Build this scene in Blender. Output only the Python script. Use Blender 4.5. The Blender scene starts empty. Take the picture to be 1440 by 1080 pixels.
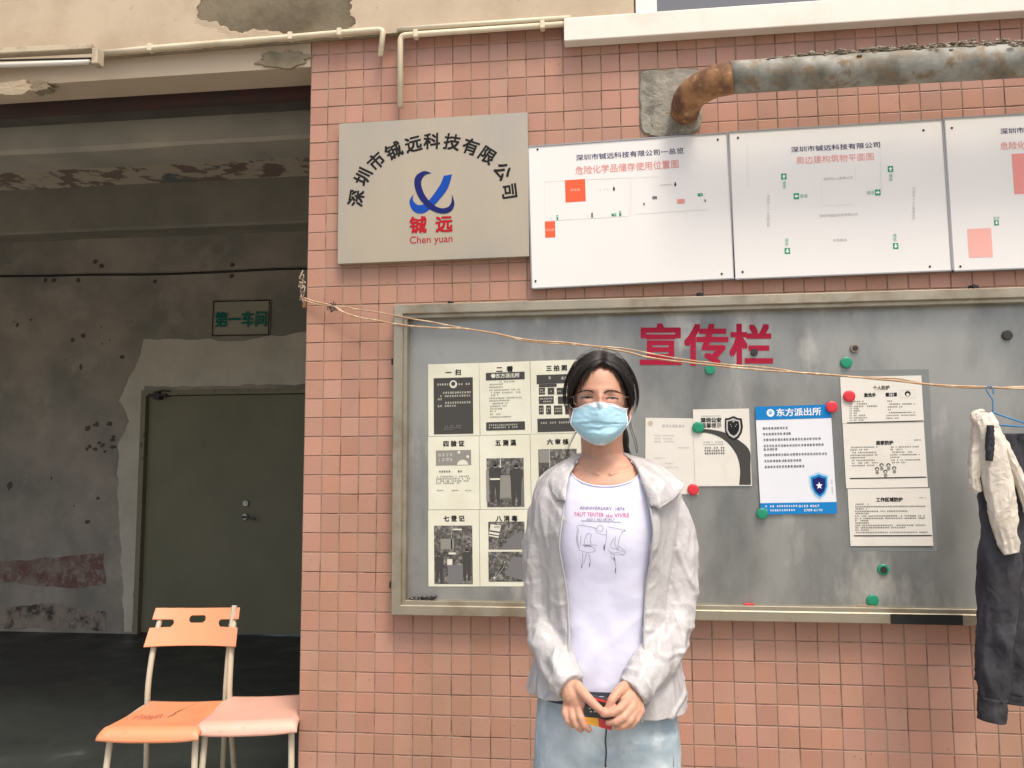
import bpy, bmesh, math, random
from mathutils import Vector, Matrix, noise
random.seed(7)
# ------------------------------------------------------------------ camera, light, exposure
scn = bpy.context.scene
COL = scn.collection
CAM = Vector((1.2004, -3.1332, 1.38))
RX = Vector((0.99248178, 0.12230983, -0.00449711))
UX = Vector((0.01595927, -0.09289683, 0.99554783))
FX = Vector((-0.12134751, 0.98813485, 0.09415039))
FPX = 1176.0
cam_d = bpy.data.cameras.new('camera'); cam = bpy.data.objects.new('camera', cam_d); COL.objects.link(cam)
cam_d.sensor_width = 36; cam_d.lens = FPX_LENS = 1176.0 / 1440 * 36
cam_d.clip_start = 0.05; cam_d.clip_end = 500
m4 = Matrix.Identity(4)
for k in range(3):
    m4[k][0] = RX[k]; m4[k][1] = UX[k]; m4[k][2] = -FX[k]; m4[k][3] = CAM[k]
cam.matrix_world = m4
scn.camera = cam
w = bpy.data.worlds.new('World'); scn.world = w; w.use_nodes = True
nt = w.node_tree; nt.nodes.clear()
sky = nt.nodes.new('ShaderNodeTexSky'); sky.sky_type = 'NISHITA'; sky.sun_disc = False
SUN_EL, SUN_AZ = math.radians(62), math.radians(150)     # azimuth measured from +Y clockwise
sky.sun_elevation = SUN_EL; sky.sun_rotation = SUN_AZ
sky.air_density = 1.0; sky.dust_density = 6.0; sky.ozone_density = 0.6
bg = nt.nodes.new('ShaderNodeBackground'); bg.inputs[1].default_value = 0.15
wo = nt.nodes.new('ShaderNodeOutputWorld')
nt.links.new(sky.outputs[0], bg.inputs[0]); nt.links.new(bg.outputs[0], wo.inputs[0])
sd = bpy.data.lights.new('sun', 'SUN'); sd.energy = 1.5; sd.angle = math.radians(14); sd.color = (1.0, 0.93, 0.82)
sun = bpy.data.objects.new('sun', sd); COL.objects.link(sun)
sdir = Vector((math.sin(SUN_AZ) * math.cos(SUN_EL), math.cos(SUN_AZ) * math.cos(SUN_EL), math.sin(SUN_EL)))
sun.rotation_euler = sdir.to_track_quat('Z', 'Y').to_euler(); sun.location = sdir * 20
scn.view_settings.view_transform = 'Standard'; scn.view_settings.look = 'None'
scn.view_settings.gamma = 1; scn.view_settings.use_curve_mapping = False
scn.view_settings.exposure = 0.52
scn.render.engine = 'CYCLES'
scn.cycles.max_bounces = 8; scn.cycles.diffuse_bounces = 5; scn.cycles.use_denoising = True

# ------------------------------------------------------------------ helpers
V = Vector
def W(px, py, Y=0.0):
    """world point seen at pixel (px, py) of the 1440x1080 photo on the vertical plane y = Y"""
    d = RX * ((px - 720) / FPX) - UX * ((py - 540) / FPX) + FX
    return CAM + d * ((Y - CAM.y) / d.y)
def smooth01(t): t = max(0, min(1, t)); return t * t * (3 - 2 * t)
def lerp(a, b, t): return a + (b - a) * t
def nz(p, s=1.0, o=0.0): return noise.noise(V((p[0] * s + o, p[1] * s + o * 1.7, p[2] * s - o)))

def tag(o, label=None, cat=None, group=None, kind=None):
    if label: o['label'] = label
    if cat: o['category'] = cat
    if group: o['group'] = group
    if kind: o['kind'] = kind
    return o
def empty(name, loc, label=None, cat=None, group=None, rz=0):
    o = bpy.data.objects.new(name, None); COL.objects.link(o); o.location = loc; o.rotation_euler = (0, 0, rz)
    o.empty_display_size = 0.1
    return tag(o, label, cat, group)
def wloc(o):
    l = V((0, 0, 0))
    while o is not None: l = l + V(o.location); o = o.parent
    return l
def mk(name, verts, faces, mats, parent=None, smooth=False, midx=None, local=False, cols=None):
    """one mesh object; verts are world coordinates (or local to the parent when local=True)"""
    me = bpy.data.meshes.new(name)
    verts = [V(v) for v in verts]
    off = V((0, 0, 0)); loc = V((0, 0, 0))
    if not local:
        if parent is None:
            xs = [v.x for v in verts]; ys = [v.y for v in verts]; zs = [v.z for v in verts]
            off = V(((min(xs) + max(xs)) / 2, (min(ys) + max(ys)) / 2, min(zs))); loc = off
        else: off = wloc(parent)
    me.from_pydata([tuple(v - off) for v in verts], [], faces)
    for m in (mats if isinstance(mats, (list, tuple)) else [mats]): me.materials.append(m)
    if midx: me.polygons.foreach_set('material_index', midx)
    if smooth: me.polygons.foreach_set('use_smooth', [True] * len(me.polygons))
    me.update()
    o = bpy.data.objects.new(name, me); COL.objects.link(o); o.location = loc
    if parent is not None: o.parent = parent; o.location = (0, 0, 0)
    return o
class MB:
    def __init__(s): s.v = []; s.f = []; s.m = []
    def add(s, vs, fs, m=0):
        b = len(s.v); s.v += [V(v) for v in vs]; s.f += [tuple(i + b for i in f) for f in fs]; s.m += [m] * len(fs); return s
    def box(s, x0, y0, z0, x1, y1, z1, m=0, bev=0.0):
        if bev <= 0:
            vs = [(x0, y0, z0), (x1, y0, z0), (x1, y1, z0), (x0, y1, z0), (x0, y0, z1), (x1, y0, z1), (x1, y1, z1), (x0, y1, z1)]
            return s.add(vs, [(0, 3, 2, 1), (4, 5, 6, 7), (0, 1, 5, 4), (1, 2, 6, 5), (2, 3, 7, 6), (3, 0, 4, 7)], m)
        bm = bmesh.new(); bmesh.ops.create_cube(bm, size=1)
        for v in bm.verts: v.co = V((lerp(x0, x1, v.co.x + .5), lerp(y0, y1, v.co.y + .5), lerp(z0, z1, v.co.z + .5)))
        bmesh.ops.bevel(bm, geom=list(bm.edges), offset=bev, segments=2, affect='EDGES', profile=0.6)
        s.bm(bm, m); return s
    def bm(s, bm, m=0):
        bm.verts.index_update()
        s.add([v.co.copy() for v in bm.verts], [tuple(v.index for v in f.verts) for f in bm.faces], m); bm.free(); return s
    def tube(s, pts, r, n=10, m=0, cap=True, jitter=0.0):
        pts = [V(p) for p in pts]; rs = r if isinstance(r, (list, tuple)) else [r] * len(pts)
        b = len(s.v); up = V((0.13, 0.27, 0.95))
        N = None
        for i, p in enumerate(pts):
            t = (pts[min(i + 1, len(pts) - 1)] - pts[max(i - 1, 0)]).normalized()
            if N is None:
                N = t.cross(up if abs(t.dot(up)) < .95 else V((1, 0, 0))).normalized()
            else: N = (N - t * N.dot(t)).normalized()
            B = t.cross(N)
            for k in range(n):
                a = 2 * math.pi * k / n
                rr = rs[i] * (1 + jitter * nz(p + N * math.cos(a) * .02 + B * math.sin(a) * .02, 60))
                s.v.append(p + N * (rr * math.cos(a)) + B * (rr * math.sin(a)))
        for i in range(len(pts) - 1):
            for k in range(n):
                k2 = (k + 1) % n
                s.f.append((b + i * n + k, b + i * n + k2, b + (i + 1) * n + k2, b + (i + 1) * n + k)); s.m.append(m)
        if cap:
            s.f.append(tuple(b + k for k in reversed(range(n)))); s.m.append(m)
            s.f.append(tuple(b + (len(pts) - 1) * n + k for k in range(n))); s.m.append(m)
        return s
    def disc(s, c, r, y0, y1, n=20, m=0, dome=0.0):
        """a cylinder whose axis is Y (round thing on a wall)"""
        b = len(s.v); c = V(c)
        rings = [(r, y1), (r, lerp(y1, y0, .75)), (r * .9, y0)] + ([(r * .5, y0 - dome)] if dome else [])
        for rr, y in rings:
            for k in range(n):
                a = 2 * math.pi * k / n; s.v.append(V((c.x + rr * math.cos(a), y, c.z + rr * math.sin(a))))
        for i in range(len(rings) - 1):
            for k in range(n):
                k2 = (k + 1) % n; s.f.append((b + i * n + k, b + i * n + k2, b + (i + 1) * n + k2, b + (i + 1) * n + k)); s.m.append(m)
        s.f.append(tuple(b + (len(rings) - 1) * n + k for k in range(n))); s.m.append(m)
        s.f.append(tuple(b + k for k in reversed(range(n)))); s.m.append(m)
        return s
    def build(s, name, mats, parent=None, smooth=False, **kw): return mk(name, s.v, s.f, mats, parent, smooth, s.m, **kw)
def catmull(pts, n):
    """resample a list of tuples (any dimension) to n points along a Catmull-Rom spline"""
    out = []; L = len(pts) - 1
    for i in range(n):
        t = i / (n - 1) * L; k = min(int(t), L - 1); f = t - k
        p0, p1, p2, p3 = pts[max(k - 1, 0)], pts[k], pts[k + 1], pts[min(k + 2, L)]
        out.append(tuple(0.5 * ((2 * b) + (-a + c) * f + (2 * a - 5 * b + 4 * c - d) * f * f + (-a + 3 * b - 3 * c + d) * f ** 3) for a, b, c, d in zip(p0, p1, p2, p3)))
    return out
def smooth_by_angle(o, ang=40):
    me = o.data; me.polygons.foreach_set('use_smooth', [True] * len(me.polygons))
    bm = bmesh.new(); bm.from_mesh(me)
    for e in bm.edges:
        if len(e.link_faces) == 2 and e.calc_face_angle(0) > math.radians(ang): e.smooth = False
    bm.to_mesh(me); bm.free(); return o

# ------------------------------------------------------------------ materials
def mat(name, col, rough=0.6, metal=0.0, var=None, var2=None, bump=None, bump2=None, spec=0.5, trans=0.0, sss=0.0, sheen=0.0, rvar=None, stretch=None, coat=0.0):
    """col: base colour; var=(scale, colour, low, high, detail): noise blend to a second colour"""
    m = bpy.data.materials.new(name); m.use_nodes = True; N = m.node_tree.nodes; L = m.node_tree.links
    b = N['Principled BSDF']; b.inputs['Roughness'].default_value = rough; b.inputs['Metallic'].default_value = metal
    b.inputs['Specular IOR Level'].default_value = spec
    if sss: b.inputs['Subsurface Weight'].default_value = sss; b.inputs['Subsurface Radius'].default_value = (0.012, 0.005, 0.003); b.inputs['Subsurface Scale'].default_value = 1.0
    if sheen: b.inputs['Sheen Weight'].default_value = sheen
    if coat: b.inputs['Coat Weight'].default_value = coat; b.inputs['Coat Roughness'].default_value = .15
    geo = N.new('ShaderNodeNewGeometry'); src = geo.outputs['Position']
    if stretch:
        mp = N.new('ShaderNodeMapping'); mp.inputs['Scale'].default_value = stretch; L.new(src, mp.inputs[0]); src = mp.outputs[0]
    def nzn(scale, detail=6, rgh=.6, s=None):
        n = N.new('ShaderNodeTexNoise'); n.inputs['Scale'].default_value = scale; n.inputs['Detail'].default_value = detail; n.inputs['Roughness'].default_value = rgh
        L.new(s or src, n.inputs['Vector']); return n
    def ramp(n, lo, hi):
        r = N.new('ShaderNodeMapRange'); r.inputs[1].default_value = lo; r.inputs[2].default_value = hi; L.new(n.outputs[0], r.inputs[0]); return r.outputs[0]
    cur = None
    rgb = N.new('ShaderNodeRGB'); rgb.outputs[0].default_value = (*col, 1); cur = rgb.outputs[0]
    for vv in (var, var2):
        if vv:
            sc, c2, lo, hi = vv[:4]; n = nzn(sc, vv[4] if len(vv) > 4 else 6)
            mx = N.new('ShaderNodeMix'); mx.data_type = 'RGBA'; L.new(ramp(n, lo, hi), mx.inputs[0]); L.new(cur, mx.inputs[6]); mx.inputs[7].default_value = (*c2, 1); cur = mx.outputs[2]
    L.new(cur, b.inputs['Base Color'])
    if rvar:
        n = nzn(rvar[0]); r = N.new('ShaderNodeMapRange'); r.inputs[1].default_value = .35; r.inputs[2].default_value = .65; r.inputs[3].default_value = rvar[1]; r.inputs[4].default_value = rvar[2]
        L.new(n.outputs[0], r.inputs[0]); L.new(r.outputs[0], b.inputs['Roughness'])
    nrm = None
    for bb in (bump, bump2):
        if bb:
            n = nzn(bb[0], bb[3] if len(bb) > 3 else 5); bp = N.new('ShaderNodeBump'); bp.inputs['Strength'].default_value = bb[1]; bp.inputs['Distance'].default_value = bb[2]
            L.new(n.outputs[0], bp.inputs['Height'])
            if nrm: L.new(nrm, bp.inputs['Normal'])
            nrm = bp.outputs[0]
    if nrm: L.new(nrm, b.inputs['Normal'])
    if trans:
        tr = N.new('ShaderNodeBsdfTranslucent'); mx = N.new('ShaderNodeMixShader'); mx.inputs[0].default_value = trans
        L.new(cur, tr.inputs[0]); L.new(b.outputs[0], mx.inputs[1]); L.new(tr.outputs[0], mx.inputs[2]); L.new(mx.outputs[0], N['Material Output'].inputs[0])
    return m
def crumple(m, specs):
    """sharp irregular fabric creases: bump from warped Voronoi cells"""
    N = m.node_tree.nodes; L = m.node_tree.links; b = N['Principled BSDF']; geo = [n for n in N if n.type == 'NEW_GEOMETRY'][0]
    prev = b.inputs['Normal'].links[0].from_socket if b.inputs['Normal'].links else None
    for sc, st, dist, stretch in specs:
        mp = N.new('ShaderNodeMapping'); mp.inputs['Scale'].default_value = stretch; mp.inputs['Rotation'].default_value = (.2, .35, .1); L.new(geo.outputs['Position'], mp.inputs[0])
        wn = N.new('ShaderNodeTexNoise'); wn.inputs['Scale'].default_value = sc * .6; wn.inputs['Detail'].default_value = 2; L.new(mp.outputs[0], wn.inputs['Vector'])
        ad = N.new('ShaderNodeMixRGB'); ad.blend_type = 'ADD'; ad.inputs[0].default_value = .12; L.new(mp.outputs[0], ad.inputs[1]); L.new(wn.outputs['Color'], ad.inputs[2])
        vo = N.new('ShaderNodeTexVoronoi'); vo.feature = 'F1'; vo.inputs['Scale'].default_value = sc; L.new(ad.outputs[0], vo.inputs['Vector'])
        bp = N.new('ShaderNodeBump'); bp.inputs['Strength'].default_value = st; bp.inputs['Distance'].default_value = dist; L.new(vo.outputs['Distance'], bp.inputs['Height'])
        if prev: L.new(prev, bp.inputs['Normal'])
        prev = bp.outputs[0]
    L.new(prev, b.inputs['Normal']); return m
def tile_mat():
    m = mat('glazed_tile', (0.43, 0.223, 0.158), 0.42, bump=(260, .35, .0006, 3), bump2=(45, .25, .0012, 2), spec=.4)
    N = m.node_tree.nodes; L = m.node_tree.links; b = N['Principled BSDF']
    geo = [n for n in N if n.type == 'NEW_GEOMETRY'][0]
    # one tint per tile from its place in the grid
    sep = N.new('ShaderNodeSeparateXYZ'); L.new(geo.outputs['Position'], sep.inputs[0])
    cmb = N.new('ShaderNodeCombineXYZ')
    for k, (o, off, p) in enumerate((('X', 0.0, TP), ('Z', -Z0, TR_))):
        a = N.new('ShaderNodeMath'); a.operation = 'ADD'; a.inputs[1].default_value = off; L.new(sep.outputs[o], a.inputs[0])
        d = N.new('ShaderNodeMath'); d.operation = 'DIVIDE'; d.inputs[1].default_value = p; L.new(a.outputs[0], d.inputs[0])
        f = N.new('ShaderNodeMath'); f.operation = 'FLOOR'; L.new(d.outputs[0], f.inputs[0]); L.new(f.outputs[0], cmb.inputs[k])
    wn = N.new('ShaderNodeTexWhiteNoise'); L.new(cmb.outputs[0], wn.inputs['Vector'])
    hsv = N.new('ShaderNodeHueSaturation')
    def mr(i, lo, hi, s=None):
        r = N.new('ShaderNodeMapRange'); r.inputs[3].default_value = lo; r.inputs[4].default_value = hi; L.new(s or wn.outputs[i], r.inputs[0]); return r.outputs[0]
    rgb = [n for n in N if n.type == 'RGB'][0]
    sepc = N.new('ShaderNodeSeparateColor'); L.new(wn.outputs['Color'], sepc.inputs[0])
    L.new(mr(0, .497, .505, sepc.outputs[0]), hsv.inputs['Hue']); L.new(mr(0, .92, 1.03, sepc.outputs[1]), hsv.inputs['Saturation']); L.new(mr(0, .88, 1.06, sepc.outputs[2]), hsv.inputs['Value'])
    L.new(rgb.outputs[0], hsv.inputs['Color'])
    # grime
    n1 = N.new('ShaderNodeTexNoise'); n1.inputs['Scale'].default_value = 2.2; n1.inputs['Detail'].default_value = 8; mpp = N.new('ShaderNodeMapping'); mpp.inputs['Scale'].default_value = (1.5, 1, .5); L.new(geo.outputs['Position'], mpp.inputs[0]); L.new(mpp.outputs[0], n1.inputs['Vector'])
    r1 = N.new('ShaderNodeMapRange'); r1.inputs[1].default_value = .42; r1.inputs[2].default_value = .68; r1.inputs[4].default_value = .6; L.new(n1.outputs[0], r1.inputs[0])
    mx = N.new('ShaderNodeMix'); mx.data_type = 'RGBA'; L.new(r1.outputs[0], mx.inputs[0]); L.new(hsv.outputs[0], mx.inputs[6]); mx.inputs[7].default_value = (.30, .175, .11, 1)
    n2 = N.new('ShaderNodeTexNoise'); n2.inputs['Scale'].default_value = 90; n2.inputs['Detail'].default_value = 4; L.new(geo.outputs['Position'], n2.inputs['Vector'])
    r2 = N.new('ShaderNodeMapRange'); r2.inputs[1].default_value = .675; r2.inputs[2].default_value = .71; r2.inputs[4].default_value = .7; L.new(n2.outputs[0], r2.inputs[0])
    mx2 = N.new('ShaderNodeMix'); mx2.data_type = 'RGBA'; L.new(r2.outputs[0], mx2.inputs[0]); L.new(mx.outputs[2], mx2.inputs[6]); mx2.inputs[7].default_value = (.12, .06, .04, 1)
    L.new(mx2.outputs[2], b.inputs['Base Color'])
    return m
TP, TR_, Z0 = 0.073, 0.07368, 3.0320
M = {}
M['tile'] = tile_mat()
M['grout'] = mat('grout', (.30, .215, .155), .9, var=(9, (.14, .095, .065), .50, .60), var2=(4, (.36, .29, .22), .5, .68), bump=(300, .5, .001))
M['cream'] = mat('cream_paint', (.50, .405, .285), .75, var=(3.5, (.40, .31, .205), .42, .68, 9), var2=(24, (.27, .20, .13), .64, .74, 9), bump=(6, .3, .01), bump2=(120, .3, .001))
M['cream2'] = mat('cream_paint_lintel', (.50, .41, .30), .8, var=(3, (.46, .38, .27), .35, .7, 8), bump=(9, .3, .006))
M['plaster'] = mat('bare_plaster', (.30, .25, .17), .95, var=(5, (.19, .155, .10), .4, .62, 9), var2=(11, (.13, .14, .09), .6, .75, 8), bump=(14, .7, .01, 9))
M['cement'] = mat('cement', (.30, .28, .23), .95, var=(9, (.13, .12, .095), .46, .66, 9), var2=(20, (.42, .39, .32), .55, .72, 8), bump=(26, 1.0, .012, 9))
M['inwall'] = mat('stained_inner_wall', (.36, .315, .26), .9, var=(1.8, (.22, .215, .18), .38, .62, 10), var2=(3.3, (.43, .39, .325), .55, .8, 9), bump=(12, .4, .006))
M['inpatch'] = mat('skim_coat', (.56, .52, .42), .9, var=(3.0, (.44, .41, .33), .4, .7, 8), bump=(16, .4, .004))
M['inbeam'] = mat('concrete_beam', (.39, .365, .295), .9, var=(1.6, (.26, .25, .21), .35, .68, 9), bump=(10, .3, .006))
M['peel'] = mat('peeling_limewash', (.58, .52, .41), .9, var=(6, (.26, .19, .16), .5, .54, 9), var2=(4, (.16, .2, .2), .60, .64, 9), bump=(12, .6, .006))
M['stain'] = mat('maroon_stain', (.17, .085, .07), .9, var=(5, (.26, .22, .18), .40, .66, 10), var2=(22, (.27, .23, .19), .5, .62, 9))
M['damp'] = mat('damp_band', (.30, .25, .20), .9, var=(7, (.06, .055, .045), .46, .58, 10), var2=(24, (.26, .22, .18), .5, .6, 9))
M['soot'] = mat('black_damp_stain', (.075, .068, .057), .9)
M['floor_in'] = mat('dark_polished_floor', (.035, .04, .036), .55, var=(1.7, (.02, .024, .022), .4, .65, 8), var2=(6, (.07, .085, .08), .62, .75, 8), rvar=(3, .35, .7))
M['ground'] = mat('pale_concrete_ground', (.36, .34, .30), .9, var=(1.2, (.28, .265, .235), .4, .65, 8), bump=(40, .4, .004))
M['door'] = mat('olive_door_paint', (.185, .175, .105), .55, var=(1.5, (.15, .145, .085), .4, .65), bump=(3, .1, .004))
M['black'] = mat('black_metal', (.02, .02, .02), .4, metal=.3)
M['chrome'] = mat('dull_chrome', (.35, .35, .34), .3, metal=1)
M['steel'] = mat('brushed_steel_frame', (.36, .325, .25), .42, metal=.7, var=(7, (.25, .205, .14), .5, .7, 8), bump=(60, .15, .001), rvar=(12, .3, .55))
M['steelback'] = mat('galvanised_sheet', (.33, .335, .315), .4, metal=.6, var=(2.2, (.19, .20, .195), .45, .62, 9), var2=(4, (.56, .54, .49), .56, .72, 9), bump=(5, .12, .01), rvar=(5, .3, .55), stretch=(1, 1, .45))
M['plaque'] = mat('brushed_plaque', (.36, .335, .285), .5, metal=.4, var=(2.2, (.43, .37, .27), .4, .65, 4), rvar=(3, .38, .55), stretch=(1, 1, .5))
M['white'] = mat('white_aluminium_panel', (.74, .725, .69), .4, var=(2, (.71, .70, .675), .4, .7), coat=.1)
M['sillw'] = mat('painted_sill', (.74, .70, .62), .5, var=(3, (.62, .55, .44), .5, .8, 6))
M['trimgrey'] = mat('grey_aluminium_trim', (.32, .32, .32), .4, metal=.6)
M['winglass'] = mat('grey_window_glass', (.12, .125, .135), .1, spec=.8)
M['pvc'] = mat('yellowed_pvc', (.66, .58, .42), .45, var=(7, (.50, .42, .28), .5, .75, 7), bump=(30, .1, .001))
M['tubeglass'] = mat('frosted_tube', (.58, .55, .48), .35)
M['galv'] = mat('weathered_pipe', (.31, .31, .275), .7, metal=.1, var=(9, (.13, .125, .095), .40, .64, 10), var2=(24, (.20, .145, .085), .50, .66, 9), bump=(40, .6, .003, 8))
M['rust'] = mat('rusty_elbow', (.34, .175, .075), .85, var=(14, (.13, .06, .032), .40, .6, 9), var2=(30, (.46, .30, .15), .58, .7, 8), bump=(60, .8, .003, 8))
M['debris'] = mat('dry_debris', (.20, .165, .12), .95, var=(80, (.42, .38, .31), .5, .6))
M['wire'] = mat('old_copper_wire', (.42, .27, .155), .5, metal=.2, var=(20, (.62, .48, .32), .5, .62))
M['orange'] = mat('orange_plastic', (.69, .265, .125), .45, var=(6, (.60, .27, .15), .45, .75, 9), var2=(38, (.42, .19, .11), .62, .72, 9), bump=(140, .12, .0008), rvar=(9, .35, .6))
M['orange'].name = 'orange_plastic'
M['pinkp'] = mat('faded_pink_plastic', (.70, .39, .30), .5, var=(6, (.60, .34, .26), .42, .7, 9), var2=(30, (.50, .28, .21), .6, .75, 9), bump=(140, .12, .0008))
M['chairtube'] = mat('cream_tube', (.52, .47, .35), .4, var=(25, (.25, .15, .07), .64, .72, 8), var2=(6, (.50, .45, .33), .45, .7))
M['crack'] = mat('crack_dark', (.10, .03, .012), .9)
M['paper'] = mat('aged_paper', (.66, .66, .54), .8, var=(6, (.60, .59, .46), .4, .7), bump=(12, .2, .003))
M['paperw'] = mat('white_paper', (.68, .66, .59), .8, var=(9, (.60, .55, .46), .55, .8), bump=(12, .2, .003))
M['poster'] = mat('glossy_poster', (.72, .74, .77), .35, var=(3, (.68, .70, .74), .4, .7))
M['film'] = mat('plastic_sleeve', (.19, .205, .20), .3)
def flat(name, c, r=.7): return mat(name, c, r, spec=.12)
I = {}
I['ink'] = flat('ink_black', (.018, .018, .018), .8); I['grey'] = flat('ink_grey', (.16, .16, .16)); I['navy'] = flat('ink_navy', (.05, .05, .13))
I['lgrey'] = flat('ink_light_grey', (.45, .45, .43)); I['red'] = flat('ink_red', (.40, .012, .02)); I['fred'] = flat('ink_faded_red', (.76, .30, .27))
I['orange'] = flat('ink_orange', (.82, .12, .055)); I['forange'] = flat('ink_faded_orange', (.80, .42, .37)); I['green'] = flat('ink_green', (.02, .30, .15))
I['blue'] = flat('ink_blue', (.012, .20, .50)); I['dblue'] = flat('ink_deep_blue', (.012, .018, .12)); I['rblue'] = flat('ink_royal_blue', (.008, .06, .34))
I['white'] = flat('ink_white', (.80, .81, .82)); I['cream'] = flat('ink_paper', (.62, .62, .52)); I['mid'] = flat('ink_mid', (.24, .235, .21)); I['crim'] = flat('ink_crimson', (.33, .014, .042))
I['pale'] = flat('ink_pale_blue', (.33, .56, .72)); I['lline'] = flat('ink_line_faint', (.66, .66, .63)); I['wred'] = flat('ink_white_on_red', (.85, .55, .45))
I['dk'] = flat('ink_charcoal', (.06, .058, .055)); I['mauve'] = flat('ink_mauve', (.18, .14, .24)); I['pinkred'] = flat('ink_pinkred', (.62, .09, .22))

_tc = {}
def text2d(s, weight=0.0):
    key = (s, weight)
    if key in _tc: return _tc[key]
    cu = bpy.data.curves.new('t', 'FONT'); cu.body = s; cu.size = 1; cu.offset = weight; cu.resolution_u = 3
    o = bpy.data.objects.new('t', cu); COL.objects.link(o)
    dg = bpy.context.evaluated_depsgraph_get(); me = bpy.data.meshes.new_from_object(o.evaluated_get(dg))
    vs = [(v.co.x, v.co.y) for v in me.vertices]; fs = [tuple(p.vertices) for p in me.polygons]
    bpy.data.objects.remove(o); bpy.data.curves.remove(cu); bpy.data.meshes.remove(me)
    xs = [v[0] for v in vs] or [0]; ys = [v[1] for v in vs] or [0]
    _tc[key] = (vs, fs, min(xs), max(xs), min(ys), max(ys)); return _tc[key]

class Sheet:
    """a flat sheet on the wall given by its four photo corners on plane y = Y; print coordinates u (0..1 right), v (0..1 down)"""
    def __init__(s, TL, TR, BR, BL, Y, curl=0.0):
        a, b, c, d = (W(*TL, Y), W(*TR, Y), W(*BR, Y), W(*BL, Y))
        s.Y = Y; s.c = (a + b + c + d) / 4
        ux = ((b - a) + (c - d)) / 2; vx = ((d - a) + (c - b)) / 2
        s.w = ux.length; s.h = vx.length
        ang = math.atan2(ux.z, ux.x); s.U = V((math.cos(ang), 0, math.sin(ang))); s.Vv = V((math.sin(ang), 0, -math.cos(ang)))
        s.curl = curl; s.mb = MB(); s.mats = []; s.layer = 0; s.asp = s.w / s.h
    def P(s, u, v, dy=0.0):
        p = s.c + s.U * ((u - .5) * s.w) + s.Vv * ((v - .5) * s.h)
        cu = s.curl * ((abs(u - .5) * 2) ** 2.2 * .6 + max(0, v - .75) * 2.0 * (.6 + u) + max(0, .12 - v) * 2)
        return V((p.x, s.Y - dy - cu, p.z))
    def body(s, name, m, parent, t=.0012, n=8):
        mb = MB(); N = n
        for side in (0, 1):
            b = len(mb.v)
            for j in range(N + 1):
                for i in range(N + 1): mb.v.append(s.P(i / N, j / N, 0 if side == 0 else -t))
            for j in range(N):
                for i in range(N):
                    q = (b + j * (N + 1) + i, b + (j + 1) * (N + 1) + i, b + (j + 1) * (N + 1) + i + 1, b + j * (N + 1) + i + 1)
                    mb.f.append(q if side == 0 else q[::-1]); mb.m.append(0)
        nn = (N + 1) * (N + 1); ring = [i for i in range(N + 1)] + [j * (N + 1) + N for j in range(1, N + 1)] + [N * (N + 1) + i for i in range(N - 1, -1, -1)] + [j * (N + 1) for j in range(N - 1, 0, -1)]
        for k in range(len(ring)):
            a, c = ring[k], ring[(k + 1) % len(ring)]; mb.f.append((a, c, c + nn, a + nn)); mb.m.append(0)
        return mb.build(name, m, parent, smooth=False)
    def mi(s, m):
        if m not in s.mats: s.mats.append(m)
        return s.mats.index(m)
    def dy(s): return .0008 + s.layer * .0004
    def nl(s): s.layer += 1; return s
    def rect(s, u0, v0, u1, v1, m, rot=0):
        nu = max(1, int(abs(u1 - u0) * 8)) if s.curl else 1; nv = max(1, int(abs(v1 - v0) * 8)) if s.curl else 1
        vs = [s.P(lerp(u0, u1, i / nu), lerp(v0, v1, j / nv), s.dy()) for j in range(nv + 1) for i in range(nu + 1)]
        s.mb.add(vs, [(j * (nu + 1) + i, (j + 1) * (nu + 1) + i, (j + 1) * (nu + 1) + i + 1, j * (nu + 1) + i + 1) for j in range(nv) for i in range(nu)], s.mi(m)); return s
    def poly(s, pts, m): s.mb.add([s.P(u, v, s.dy()) for u, v in pts], [tuple(range(len(pts)))[::-1]], s.mi(m)); return s
    def ell(s, u, v, ru, rv, m, n=18): return s.poly([(u + ru * math.cos(6.2832 * k / n), v + rv * math.sin(6.2832 * k / n)) for k in range(n)], m)
    def stroke(s, pts, wd, m, taper=None):
        """polyline of width wd (metres)"""
        P2 = [(u * s.w, v * s.h) for u, v in pts]; L = []; R = []
        for i, p in enumerate(P2):
            a = P2[max(i - 1, 0)]; b = P2[min(i + 1, len(P2) - 1)]; dx, dyy = b[0] - a[0], b[1] - a[1]; l = math.hypot(dx, dyy) or 1
            ww = (wd[i] if isinstance(wd, (list, tuple)) else wd) / 2
            L.append(((p[0] - dyy / l * ww) / s.w, (p[1] + dx / l * ww) / s.h)); R.append(((p[0] + dyy / l * ww) / s.w, (p[1] - dx / l * ww) / s.h))
        n = len(pts); s.mb.add([s.P(u, v, s.dy()) for u, v in L + R], [(i, i + 1, n + i + 1, n + i) for i in range(n - 1)], s.mi(m)); return s
    def text(s, t, u, v, hgt, m, width=None, weight=0.0, rot=0.0, align='l'):
        """u,v = left/centre + vertical middle of the line; hgt fraction of sheet height of one glyph; width fraction of sheet width of the whole line"""
        vs, fs, x0, x1, y0, y1 = text2d(t)
        k = hgt * s.h / 0.90; kx = k if width is None else width * s.w / (x1 - x0)
        cx = x0 if align == 'l' else (x0 + x1) / 2; cyy = 0.36
        ca, sa = math.cos(rot), math.sin(rot); wt = weight * 1.15
        for q, (ox, oy) in enumerate(((-wt, -wt), (wt, -wt), (-wt, wt), (wt, wt)) if wt else ((0, 0),)):
            out = []
            for x, y in vs:
                X = (x + ox - cx) * kx; Y2 = -(y + oy - cyy) * k; X, Y2 = X * ca - Y2 * sa, X * sa + Y2 * ca
                out.append(s.P(u + X / s.w, v + Y2 / s.h, s.dy() + q * .0001))
            s.mb.add(out, fs, s.mi(m))
        return s
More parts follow.
